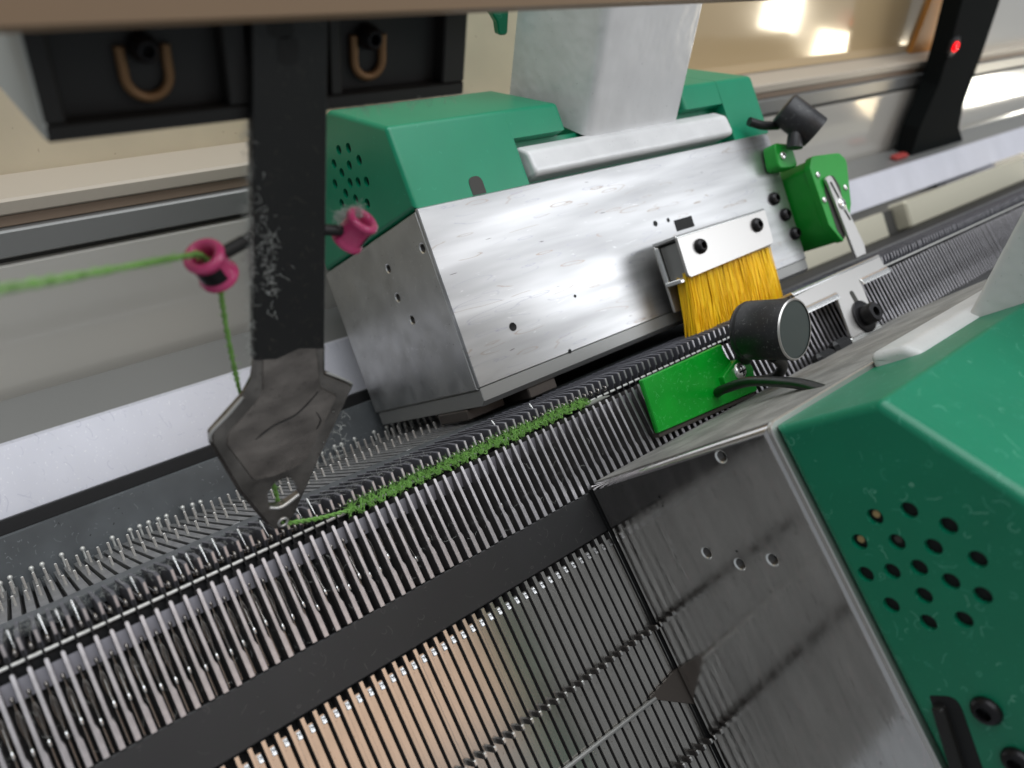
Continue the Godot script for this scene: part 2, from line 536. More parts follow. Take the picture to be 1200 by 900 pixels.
# ---------------------------------------------------------------- small fittings
# A button-head or socket screw: o is the middle of its underside, axis its outward direction.
func screw(parent: Node3D, o: Vector3, axis: Vector3, r: float, h: float, m: Material, kind: String = "socket", called: String = "screw") -> void:
	var b := mb()
	var s := r * 0.48
	match kind:
		"socket":
			b.lathe(o, axis, [Vector2(0, r), Vector2(h * 0.35, r), Vector2(h * 0.75, r * 0.86), Vector2(h, r * 0.6), Vector2(h, s)], 24)
			b.lathe(o, axis, [Vector2(h, s), Vector2(h * 0.3, s), Vector2(h * 0.3, 0.0)], 6)
		"cap":
			b.lathe(o, axis, [Vector2(0, r), Vector2(h * 0.9, r), Vector2(h, r * 0.9), Vector2(h, s)], 24)
			b.lathe(o, axis, [Vector2(h, s), Vector2(h * 0.3, s), Vector2(h * 0.3, 0.0)], 6)
		_:
			b.lathe(o, axis, [Vector2(0, r), Vector2(h * 0.4, r), Vector2(h * 0.8, r * 0.8), Vector2(h, r * 0.45), Vector2(h, 0)], 20)
	var sc := part(called, b, m, parent)
	if kind == "cross":
		var w := axis.normalized()
		var u := MB.across(w)
		var v := w.cross(u)
		var c := mb()
		for d in [[u, v], [v, u]]:
			c.prism(V2([-r * 0.6, -r * 0.12, r * 0.6, -r * 0.12, r * 0.6, r * 0.12, -r * 0.6, r * 0.12]), o, d[0], d[1], w, h * 0.7, h + 0.02 + (0.02 if d[0] == u else 0.0))
		piece("recess", c.st.commit(), M.screw_hole, sc)


# A countersunk, threaded hole in a face: rings of thread going in behind a bevelled lip.
func threaded_hole(parent: Node3D, o: Vector3, axis: Vector3, r: float) -> void:
	var b := mb()
	var prof: Array = [Vector2(-0.3, r * 0.98)]
	for k in 5:
		prof.append(Vector2(-0.3 - k * 0.5 - 0.25, r * 0.8))
		prof.append(Vector2(-0.3 - k * 0.5 - 0.5, r * 0.98))
	b.lathe(o, axis, prof, 24)
	var lip := mb()
	lip.lathe(o, axis, [Vector2(0.06, r * 1.3), Vector2(0.02, r * 1.18), Vector2(-0.32, r * 0.97)], 24)
	var hole := part("threaded_hole", b, M.thread, parent)
	b = mb()
	b.lathe(o, axis, [Vector2(-2.9, r), Vector2(-2.88, 0)], 16)
	piece("lip", lip.st.commit(), M.bright, hole)
	piece("hole_bottom", b.st.commit(), M.screw_hole, hole)


# Fibres strewn about: each a thin bent thread of three sides. spots: function giving [point, direction, length].
func fibres(spots: Callable, count: int, r: float, curl: float) -> MB:
	var b := mb()
	for k in count:
		var s: Array = spots.call()
		var p: Vector3 = s[0]
		var d: Vector3 = s[1].normalized()
		var path: Array = [p]
		for q in 4:
			d = (d + Vector3(rng.randfn(), rng.randfn(), rng.randfn()) * curl).normalized()
			p += d * s[2] * 0.25
			path.append(p)
		b.tube(path, r, 3)
	return b


# ================================================================ the scene
func _ready() -> void:
	rng.seed = 7
	var a := deg_to_rad(SLOPE)
	front_axes = Basis(Vector3.RIGHT, Vector3(0, cos(a), sin(a)), Vector3(0, -sin(a), cos(a)))
	rear_axes = Basis(Vector3.RIGHT, Vector3(0, cos(a), -sin(a)), Vector3(0, sin(a), cos(a)))
	camera_and_light()
	materials()
	background()
	front_bed()
	rear_bed()
	rear_carriage()
	front_carriage()
	rear_clamp()
	brush()
	guide_bracket()
	sensor_bracket()
	feeder()
	yarn()
	lint()


func camera_and_light() -> void:
	var cam := Camera3D.new()
	cam.name = "camera"
	var right := Vector3(0.76613469, 0.10103266, 0.63468893)
	var up := Vector3(0.31120845, 0.80573723, -0.50392145)
	var ahead := Vector3(0.56230503, -0.58359226, -0.58586102)
	cam.transform = Transform3D(Basis(right, up, -ahead).orthonormalized(), Vector3(8.189, 167.6, 141.75) * K)
	cam.fov = 54.06
	cam.near = 0.01
	cam.far = 40.0
	var at := CameraAttributesPhysical.new()
	at.frustum_focal_length = 23.52
	at.frustum_focus_distance = 0.265
	at.frustum_near = 0.01
	at.frustum_far = 40.0
	at.exposure_aperture = 10.0
	cam.attributes = at
	add_child(cam)
	cam.current = true

	var we := WorldEnvironment.new()
	we.name = "surroundings"
	var e := Environment.new()
	e.background_mode = Environment.BG_COLOR
	e.background_color = Color(0.455, 0.47, 0.485)
	e.tonemap_mode = Environment.TONE_MAPPER_LINEAR
	e.tonemap_exposure = 1.5
	e.sdfgi_enabled = true
	e.ssao_enabled = true
	e.ssil_enabled = true
	we.environment = e
	add_child(we)

	area("ceiling_light", Vector3(0.3, 1.9, 0.1), Vector3(0.3, 0, 0.1), Vector2(2.4, 2.0), 3.2, Color(0.97, 0.985, 1.0))
	area("window_light", Vector3(1.62, 1.05, 1.28), Vector3(0.2, 0, -0.05), Vector2(1.0, 0.9), 0.75, Color(0.97, 0.98, 1.0))
	area("far_window_light", Vector3(3.0, -0.35, 0.82), Vector3(0.75, 0.03, -0.22), Vector2(0.42, 0.12), 0.16, Color(1.0, 0.93, 0.8))
	area("far_lamp_light", Vector3(2.72, -0.245, 1.07), Vector3(0.6, 0.08, -0.22), Vector2(0.14, 0.12), 0.06, Color(1.0, 0.95, 0.85))
	area("low_lamp_light", Vector3(2.93, -0.52, 0.86), Vector3(0.73, 0.0, -0.2), Vector2(0.08, 0.12), 0.03, Color(1.0, 0.9, 0.7))
	area("low_lamp_light_second", Vector3(3.02, -0.53, 0.74), Vector3(0.76, 0.0, -0.2), Vector2(0.08, 0.1), 0.02, Color(1.0, 0.9, 0.75))
	area("side_window_light", Vector3(3.45, -0.44, 0.51), Vector3(1.1, -0.03, -0.21), Vector2(0.5, 0.12), 0.24, Color(1.0, 0.98, 0.92))
	area("warm_lamp", Vector3(0.36, 0.86, 1.06), Vector3(0.08, 0, 0), Vector2(0.62, 0.5), 0.05, Color(1.0, 0.77, 0.55))


func area(called: String, at: Vector3, to: Vector3, size: Vector2, energy: float, color: Color) -> void:
	var l := AreaLight3D.new()
	l.name = called
	l.area_size = size
	l.light_energy = energy
	l.light_color = color
	l.shadow_enabled = true
	l.area_range = 8.0
	add_child(l)
	l.look_at_from_position(at, to, Vector3.UP if absf((to - at).normalized().y) < 0.95 else Vector3.BACK)


# ---------------------------------------------------------------- behind the machine
func background() -> void:
	# the silver guide rail that the rear carriage runs along
	var t := thing("guide_rail", "long silver aluminium rail behind the dark rear plate", "rail", Vector3(-120, -84, -152))
	var b := mb()
	b.prism(V2([-140, -75, -160, -55, -162, -55, -162, -75]), Vector3.ZERO, Vector3.BACK, Vector3.UP, Vector3.RIGHT, -120, 1500)
	part("rail_body", b, M.rail, t)
	b = mb()
	b.box(Vector3(-120, -60, -162.2), Vector3(1500, -57, -195), 0.3)
	part("rail_shelf", b, M.strip, t)
	b = mb()
	b.box(Vector3(-120, -108, -160), Vector3(1500, -85, -172), 0.5)
	part("lower_web", b, M.strip, t)
	b = mb()
	b.box(Vector3(905, -112, -150), Vector3(1040, -88, -159), 1.5)
	part("clamp_block", b, M.rail, t)

	t = thing("machine_casing", "long grey panel with a dark groove standing behind the silver rail", "panel", Vector3(-150, -90, -200))
	b = mb()
	b.box(Vector3(-150, -90, -200), Vector3(1600, 3.2, -206), 0.8)
	part("panel_sheet", b, M.glossy_grey, t)
	b = mb()
	b.box(Vector3(-150, -78, -196), Vector3(1600, -71, -199.9), 0.8)
	part("foot_lip", b, M.ledge, t)
	b = mb()
	b.box(Vector3(-150, 3.3, -203), Vector3(1600, 6.4, -206))
	part("groove", b, M.groove, t)
	b = mb()
	b.box(Vector3(-150, 6.5, -199), Vector3(1600, 18.5, -206), 0.8)
	part("upper_strip", b, M.strip, t)

	t = thing("wooden_ledge", "beige ledge running along the top of the grey panel", "ledge", Vector3(-150, 18.6, -205))
	b = mb()
	b.box(Vector3(-150, 18.6, -202), Vector3(1600, 24, -228), 0.6)
	part("lower_board", b, M.ledge_dark, t)
	b = mb()
	b.box(Vector3(-150, 24.1, -200), Vector3(1600, 31, -228), 1.0)
	part("upper_board", b, M.ledge, t)

	var w := mb_at(Vector3(-300, 10, -228))
	w.box(Vector3(-300, 18, -228), Vector3(430, 420, -240), 0.5)
	var wall := part("wall", w, M.cream, self)
	wall.position = Vector3(-300, 10, -228) * K
	wall.set_meta("kind", "structure")

	# the glossy panel at the right of the wall, with lamps mirrored in it
	t = thing("glossy_panel", "shiny cream panel reflecting bright lamps, left of the black post", "panel", Vector3(430.5, 31, -226))
	b = mb()
	b.box(Vector3(430.5, 31.2, -226), Vector3(862, 300, -232), 0.8)
	part("panel_sheet", b, M.glossy, t)
	t = thing("orange_board", "orange board between the shiny cream panel and the black post", "board", Vector3(905.5, 31, -222))
	b = mb()
	b.box(Vector3(862.5, 31.2, -222), Vector3(985, 300, -232), 0.8)
	part("board_sheet", b, M.orange, t)

	t = thing("black_post", "leaning black post with a small red light on its edge", "post", Vector3(935, -72, -178))
	b = mb()
	b.prism(rounded(V2([843, -60, 835, -28, 838, 14, 826, 54, 812, 91, 790, 150, 868, 150, 901, 89, 914, 41, 924, -11, 940, -38, 985, -66, 985, -86, 843, -80]), [2, 10, 10, 0, 0, 0, 0, 0, 10, 10, 12, 6, 0, 0], 4), Vector3.ZERO, Vector3.RIGHT, Vector3.UP, Vector3.BACK, -192, -174, 1.0, 1.0)
	part("post_body", b, M.post, t)
	b = mb()
	b.lathe(Vector3(833, 51, -173.6), Vector3.BACK, [Vector2(-1, 9.5), Vector2(0.8, 9.5), Vector2(1.6, 8.5), Vector2(1.6, 0)], 24)
	part("lamp_holder", b, M.screw, t)
	b = mb()
	b.ball(Vector3(833, 51, -171.2), Vector3(4.6, 4.6, 2.4), 16)
	var glow := plain(Color(0.9, 0.05, 0.08), 0.3)
	glow.emission_enabled = true
	glow.emission = Color(1.0, 0.03, 0.07)
	glow.emission_energy_multiplier = 1.6
	part("led_lamp", b, glow, t)
	var l := OmniLight3D.new()
	l.name = "led_light"
	l.light_color = Color(1.0, 0.1, 0.1)
	l.light_energy = 0.00002
	l.omni_range = 2.0
	l.omni_attenuation = 2.0
	l.light_size = 0.004
	l.shadow_enabled = true
	l.position = Vector3(833, 51, -165) * K
	add_child(l)

	t = thing("white_panel", "shiny white panel with a glaring strip, right of the black post", "panel", Vector3(985.5, -100, -214))
	b = mb()
	b.box(Vector3(985.5, -100, -214), Vector3(1700, 300, -220), 0.8)
	part("panel_sheet", b, M.glossy_grey, t)

	t = thing("red_stop", "small red block on the rail at the foot of the black post", "block", Vector3(775, -46, -160))
	b = mb()
	b.box(Vector3(806, -56.9, -172), Vector3(832, -52.5, -180), 1.2)
	part("stop_body", b, M.red, t)


func mb_at(o: Vector3) -> MB:
	base_now = o
	return mb()


# ---------------------------------------------------------------- needle beds
func fin_mesh(prof: PackedVector2Array, depth: float, top: Material, flank: Material) -> Mesh:   # the fin seen from above (x, s), its top at height 0: a worn bright crest on darker flanks
	base_now = Vector3.ZERO
	var b := mb()
	b.prism(prof, Vector3.ZERO, Vector3.RIGHT, Vector3.BACK, Vector3.DOWN, 0.0, 0.3, 0.1, 0.0, 1, [], true, false)
	var m := b.st.commit()
	b = mb()
	b.prism(prof, Vector3.ZERO, Vector3.RIGHT, Vector3.BACK, Vector3.DOWN, 0.3, depth, 0.0, 0.0, 1, [], false, false)
	m = b.st.commit(m)
	m.surface_set_material(0, top)
	m.surface_set_material(1, flank)
	return m


func front_bed() -> void:
	var t := thing("front_needle_bed", "front needle bed of bright steel fins above a black band", "needle bed", Vector3.ZERO, "front")
	var b := mb()
	b.box(Vector3(-120, -15, 3), Vector3(1000, -6, 170), 0.5)
	part("bed_plate", b, M.bed, t)
	b = mb()
	b.prism(V2([1.5, -1.3, 6.4, -3.6, 6.4, -5.9, 1.5, -5.9]), Vector3.ZERO, Vector3.BACK, Vector3.UP, Vector3.RIGHT, -120, 1000, 0, 0)
	part("verge_strip", b, M.verge, t)
	b = mb()
	b.box(Vector3(-120, -5.8, 27.6), Vector3(1000, -0.45, 42.7), 0.35)
	part("black_band", b, M.band, t)
	var kinds: Array = []
	for k in 3:
		kinds.append(fin_mesh(V2([-0.55, 0.4, -0.3, 0.0, 0.25, 0.0, 0.5, 0.4, 0.5, 18.6 + k * 0.5, 0.95, 20.2 + k * 0.5, 0.95, 27.5, -0.55, 27.5]), 5.9, M.fin, M.flank))
	for i in range(-26, 236):
		var f := piece("fin", kinds[rng.randi() % 3], null, t)
		f.position = Vector3(PITCH * i + rng.randfn() * 0.05, rng.randfn() * 0.05, rng.randfn() * 0.12) * K
		f.rotation = Vector3(0, rng.randfn() * 0.0018, 0)
	var low := fin_mesh(V2([-0.62, 42.95, 0.62, 42.95, 0.62, 168, -0.62, 168]), 5.8, M.jack, M.flank)
	for i in range(-22, 62):
		var f := piece("lower_fin", low, null, t)
		f.position = Vector3(PITCH * i + rng.randfn() * 0.03, rng.randfn() * 0.04, rng.randfn() * 0.1) * K

	# a thin steel wire laid across the lower fins, with its end plate at the carriage
	t = thing("steel_wire", "thin steel wire laid slanting across the lower fins of the front bed", "wire", Vector3(115, 0, 98), "front")
	b = mb()
	b.tube([Vector3(60, 1.0, 96.6), Vector3(115, 1.0, 97.8), Vector3(155.5, 1.0, 98.7)], 0.75, 10)
	part("wire_rod", b, M.strip, t)
	b = mb()
	b.prism(V2([153, 97.4, 170, 95.2, 170, 109.5]), Vector3.ZERO, Vector3.RIGHT, Vector3.BACK, Vector3.UP, 0.3, 1.3, 0.1, 0.1)
	part("end_plate", b, M.brown, t)

	# latch needles lying in the slots between the fins
	var first: Array = []
	for kind in 3:
		var n := thing("front_needle", "steel latch needle lying in a slot of the front bed", "needle", Vector3(1.8, -3.2, 12), "front", "latch needles of the front bed")
		n.visible = true
		b = mb()
		b.ball(Vector3(1.8, -2.75, 5.6), Vector3(0.52, 0.6, 0.85), 8)
		b.tube([Vector3(1.8, -2.9, 5.6), Vector3(1.8, -3.3, 7.0), Vector3(1.8, -3.4, 8.4)], [0.42, 0.3, 0.3], 6)
		for side in [-1.0, 1.0]:
			b.tube([Vector3(1.8 + 0.14 * side, -3.35, 8.2), Vector3(1.8 + 0.5 * side, -3.15, 10.0), Vector3(1.8 + 0.52 * side, -3.1, 12.0), Vector3(1.8 + 0.3 * side, -3.3, 14.5), Vector3(1.8 + 0.2 * side, -3.5, 17.5)], 0.15, 5)
		b.tube([Vector3(1.8, -3.9, 8.2), Vector3(1.8, -3.8, 14.0), Vector3(1.8, -3.9, 27.4)], [0.3, 0.42, 0.5], 6)
		part("shank", b, M.needle, n)
		b = mb()
		var lift: float = [0.0, 0.5, 0.15][kind]
		var reach: float = [17.6, 16.2, 18.6][kind]
		b.tube([Vector3(1.8, -3.2, 10.6), Vector3(1.8, -3.0 + lift * 0.5, 14.0), Vector3(1.82, -2.75 + lift, reach)], [0.2, 0.2, 0.24], 6)
		var latch := part("latch", b, M.needle, n)
		b = mb()
		b.ball(Vector3(1.85, -2.65 + lift, reach + 0.9), Vector3(0.5, 0.32, 1.15), 8)
		piece("spoon", b.st.commit(), M.bright, latch)
		first.append(n)
	var x0 := 0
	for i in range(-12, 58):
		if i in [0, 1, 2]:
			continue
		var k := rng.randi() % 3
		var n := repeat(first[k], Vector3(PITCH * i + rng.randfn() * 0.08, rng.randfn() * 0.08, rng.randfn() * 0.5))
		if i > 16:   # needles that are knitting sit deeper, with the latch tipped over
			n.position += front_axes * Vector3(0, -0.7, rng.randf_range(-1.5, 0.8)) * K
			n.get_node("latch").rotation.y = rng.randfn() * 0.03
	for k in 3:
		(first[k] as Node3D).position += Vector3(PITCH * k, 0, 0) * K

	# jacks: sliding plates with upright butts, one in each lower slot
	var j := thing("front_jack", "flat steel jack sliding between the lower fins of the front bed", "jack", Vector3(1.75, -5, 60), "front", "jacks of the front bed")
	b = mb()
	b.prism(V2([0.2, 45.2, 1.95, 45.2, 1.95, 168, 0.2, 168]), Vector3.ZERO, Vector3.RIGHT, Vector3.BACK, Vector3.DOWN, -0.03, 5.6, 0.03, 0.0)
	part("jack_plate", b, M.jack, j)
	b = mb()
	b.prism(V2([45.3, -0.14, 46.2, 0.35, 46.5, 0.2, 47.6, 0.6, 47.8, 0.3, 47.8, -0.14]), Vector3.ZERO, Vector3.BACK, Vector3.UP, Vector3.RIGHT, 0.85, 1.92)
	part("jack_nose", b, M.nose, j)
	for s in [79.0, 121.0]:
		b = mb()
		b.box(Vector3(0.7, -0.02, s - 0.9), Vector3(1.93, 3.4, s + 0.9), 0.15)
		part("butt", b, M.butt_dark, j)
		b = mb()
		b.prism(V2([s - 0.85, 3.4, s + 0.85, 3.4, s + 0.5, 3.75, s - 0.5, 3.75]), Vector3.ZERO, Vector3.BACK, Vector3.UP, Vector3.RIGHT, 1.2, 1.91)
		part("butt_tip", b, M.bright, j)
	for i in range(-18, 50):
		if i != 0:
			var c := repeat(j, Vector3(PITCH * i + rng.randfn() * 0.03, 0, 0))
			c.position += front_axes * Vector3(0, rng.randfn() * 0.03, rng.randfn() * 0.18) * K


func rear_bed() -> void:
	var t := thing("rear_needle_bed", "rear needle bed of dark dusty fins sloping away behind the gap", "needle bed", Vector3.ZERO, "rear")
	var b := mb()
	b.box(Vector3(-120, -15, -2.2), Vector3(1000, -5.5, -160), 0.5)
	part("bed_plate", b, M.bed, t)
	b = mb()
	b.tube([Vector3(-120, -5.9, -0.75), Vector3(1000, -5.9, -0.75)], 0.5, 10)
	part("edge_wire", b, M.knob, t)
	b = mb()
	b.box(Vector3(-120, -5.4, -28), Vector3(1000, -0.9, -41.6), 0.35)
	part("dark_band", b, M.plate, t)
	# seen from the side (distance, height): chamfered nose, level back, thin slotted foot
	var kinds: Array = []
	base_now = Vector3.ZERO
	for k in 2:
		var p := mb()
		p.prism(V2([0.0, -3.6, 0.15, -0.25, 0.7, 0.0, 5.0, 0.55 - k * 0.2, 14, 0.1, 27.6, -0.2, 27.6, -5.4, 1.0, -5.4]), Vector3.ZERO, Vector3.FORWARD, Vector3.UP, Vector3.RIGHT, -0.5, 0.5, 0.12, 0.12)
		kinds.append(p.st.commit())
	var nose := mb()
	nose.prism(V2([-0.42, -3.45, 0.42, -3.45, 0.42, -0.2, -0.42, -0.2]), Vector3.ZERO, Vector3.RIGHT, Vector3.UP, Vector3.BACK, -0.3, 0.08, 0, 0.1)
	var nose_mesh := nose.st.commit()
	var foot := mb()
	foot.box(Vector3(-0.27, -8.4, -2.5), Vector3(0.27, -3.4, 0.1), 0.05)
	var foot_mesh := foot.st.commit()
	for i in range(-26, 230):
		var f := piece("fin", kinds[rng.randi() % 2], M.fin_dark, t)
		f.position = Vector3(PITCH * i + rng.randfn() * 0.06, rng.randfn() * 0.08, rng.randfn() * 0.12) * K
		piece("fin_face", nose_mesh, M.fin, f)
		if i < 90:
			piece("fin_foot", foot_mesh, M.bed, f)
	# needles: the hook's round head between two fins, some with the latch standing open
	var first: Array = []
	for kind in 3:
		var n := thing("rear_needle", ["steel latch needle in the rear bed, its hook just showing", "steel latch needle in the rear bed with its latch standing open", "steel latch needle in the rear bed with its spoon tip raised"][kind], "needle", Vector3(1.8, -4, -4), "rear", ["latch needles of the rear bed", "rear needles with an open latch", "rear needles with a raised spoon"][kind])
		b = mb()
		b.tube([Vector3(1.8, -4.3, -27), Vector3(1.8, -4.2, -3)], 0.5, 7)
		b.tube([Vector3(1.8, -4.2, -3.0), Vector3(1.8, -4.1, -0.8), Vector3(1.8, -3.6, 0.4), Vector3(1.8, -2.9, 0.3), Vector3(1.8, -2.6, -0.8)], [0.42, 0.45, 0.55, 0.45, 0.3], 8)
		part("hook", b, M.needle, n)
		if kind > 0:
			b = mb()
			if kind == 1:
				b.tube([Vector3(1.9, -3.2, -0.9), Vector3(1.85, -1.0, -1.5), Vector3(1.8, 0.9, -2.2), Vector3(1.8, 1.6, -2.5), Vector3(1.8, 2.2, -2.8), Vector3(1.8, 2.7, -3.0)], [0.22, 0.25, 0.3, 0.5, 0.5, 0.2], 8, 0.6)
			else:
				b.tube([Vector3(1.9, -3.2, -2.9), Vector3(1.85, -0.6, -4.4), Vector3(1.8, 0.6, -5.0), Vector3(1.8, 1.2, -5.3), Vector3(1.8, 1.8, -5.6)], [0.22, 0.28, 0.5, 0.5, 0.2], 8, 0.6)
			part("latch", b, M.bright, n)
		first.append(n)
	for i in range(-14, 56):
		if i in [0, 1, 2]:
			continue
		var k := 0
		var roll := rng.randf()
		if i < 22:
			k = 1 if roll < 0.3 else (2 if roll < 0.6 else 0)
		elif roll < 0.12:
			k = 2
		repeat(first[k], Vector3(PITCH * i + rng.randfn() * 0.1, rng.randfn() * 0.1, rng.randfn() * 0.15))
	for k in 3:
		(first[k] as Node3D).position += Vector3(PITCH * k, 0, 0) * K
	# jacks with three upright butts each; the last has a round head
	var j := thing("rear_jack", "dark flat jack of the rear bed with upright steel butts", "jack", Vector3(0, -4, -60), "rear", "jacks of the rear bed")
	b = mb()
	b.prism(V2([-1.25, -42.3, 1.25, -42.3, 1.25, -126, -1.25, -126]), Vector3.ZERO, Vector3.RIGHT, Vector3.BACK, Vector3.DOWN, 1.1, 5.4, 0.12, 0.0)
	part("jack_plate", b, M.jack_rear, j)
	b = mb()
	b.box(Vector3(-1.15, -1.9, -42.6), Vector3(1.15, -1.15, -42.1), 0.1)
	part("jack_nose", b, M.bright, j)
	var tops: Array = [[71.0, 2.2], [107.0, 3.4]]
	for q in tops:
		b = mb()
		b.prism(rounded(V2([-0.5, -q[0] - 0.55, 0.5, -q[0] - 0.55, 0.5, -q[0] + 0.55, -0.5, -q[0] + 0.55]), 0.3, 2), Vector3.ZERO, Vector3.RIGHT, Vector3.BACK, Vector3.UP, -1.2, q[1], 0.0, 0.18)
		part("butt", b, M.butt, j)
	var jacks: Array = [j]
	for i in range(-16, 54):
		if i != 0:
			var c := repeat(j, Vector3(PITCH * i, 0, 0))
			c.position += rear_axes * Vector3(rng.randfn() * 0.06, rng.randfn() * 0.05, rng.randfn() * 0.35) * K
	j = thing("selector_pin", "round-headed steel pin in the rearmost row of the rear bed", "pin", Vector3(0, -2, -127.5), "rear", "round-headed pins of the rear bed")
	b = mb()
	b.lathe(Vector3(0, -2, -127.5), Vector3.UP, [Vector2(0, 0.5), Vector2(4.0, 0.5), Vector2(4.4, 0.8), Vector2(4.9, 1.0), Vector2(5.5, 0.85), Vector2(5.9, 0.4), Vector2(5.95, 0)], 10)
	part("pin_body", b, M.knob, j)
	for i in range(-16, 52):
		if i != 0 and rng.randf() < 0.72:
			repeat(j, Vector3(PITCH * i, 0, 0)).position += rear_axes * Vector3(rng.randfn() * 0.1, rng.randfn() * 0.35, rng.randfn() * 0.4) * K
	# the dark plate that stands behind the pins
	t = thing("rear_plate", "dark scuffed plate standing behind the rows of pins", "plate", Vector3(20, -6, -130), "rear")
	b = mb()
	b.box(Vector3(-120, -6, -130), Vector3(480, 18.4, -136), 0.6)
	part("plate_sheet", b, M.plate, t)
	b = mb()
	b.box(Vector3(-120, 14.0, -136.2), Vector3(480, 24.0, -146), 0.6)
	part("top_edge", b, M.bed, t)


	t = thing("lower_beam", "pale beige beam under the silver rail, right of the green clamp", "beam", Vector3(600, -6, -132), "rear")
	b = mb()
	b.box(Vector3(480.5, -6, -131), Vector3(690, 17, -140), 1.0)
	part("beam_body", b, M.beam, t)
	b = mb()
	b.box(Vector3(690.5, -6, -137), Vector3(718, 16, -146), 0.5)
	part("beam_joint", b, M.groove, t)
	b = mb()
	b.box(Vector3(718.5, -6, -124), Vector3(1000, 20, -142), 2.0)
	part("beam_block", b, M.beam, t)


# ---------------------------------------------------------------- rear carriage
const VENTS := [54.8, 101.6, 54.7, 110.7, 59.8, 117.8, 60.4, 94.2, 61.8, 103.9, 64.2, 112.0, 68.3, 120.3, 68.9, 91.5, 68.9, 98.9, 68.7, 106.1, 72.8, 111.9, 76.7, 117.4, 77.5, 94.2, 75.7, 103.8, 82.5, 101.5, 82.2, 110.4]


func vents(lift: float) -> Array:
	var out: Array = []
	for i in range(0, VENTS.size(), 2):
		out.append([Vector2(VENTS[i], VENTS[i + 1] + lift), 2.1, 1.5])
	return out


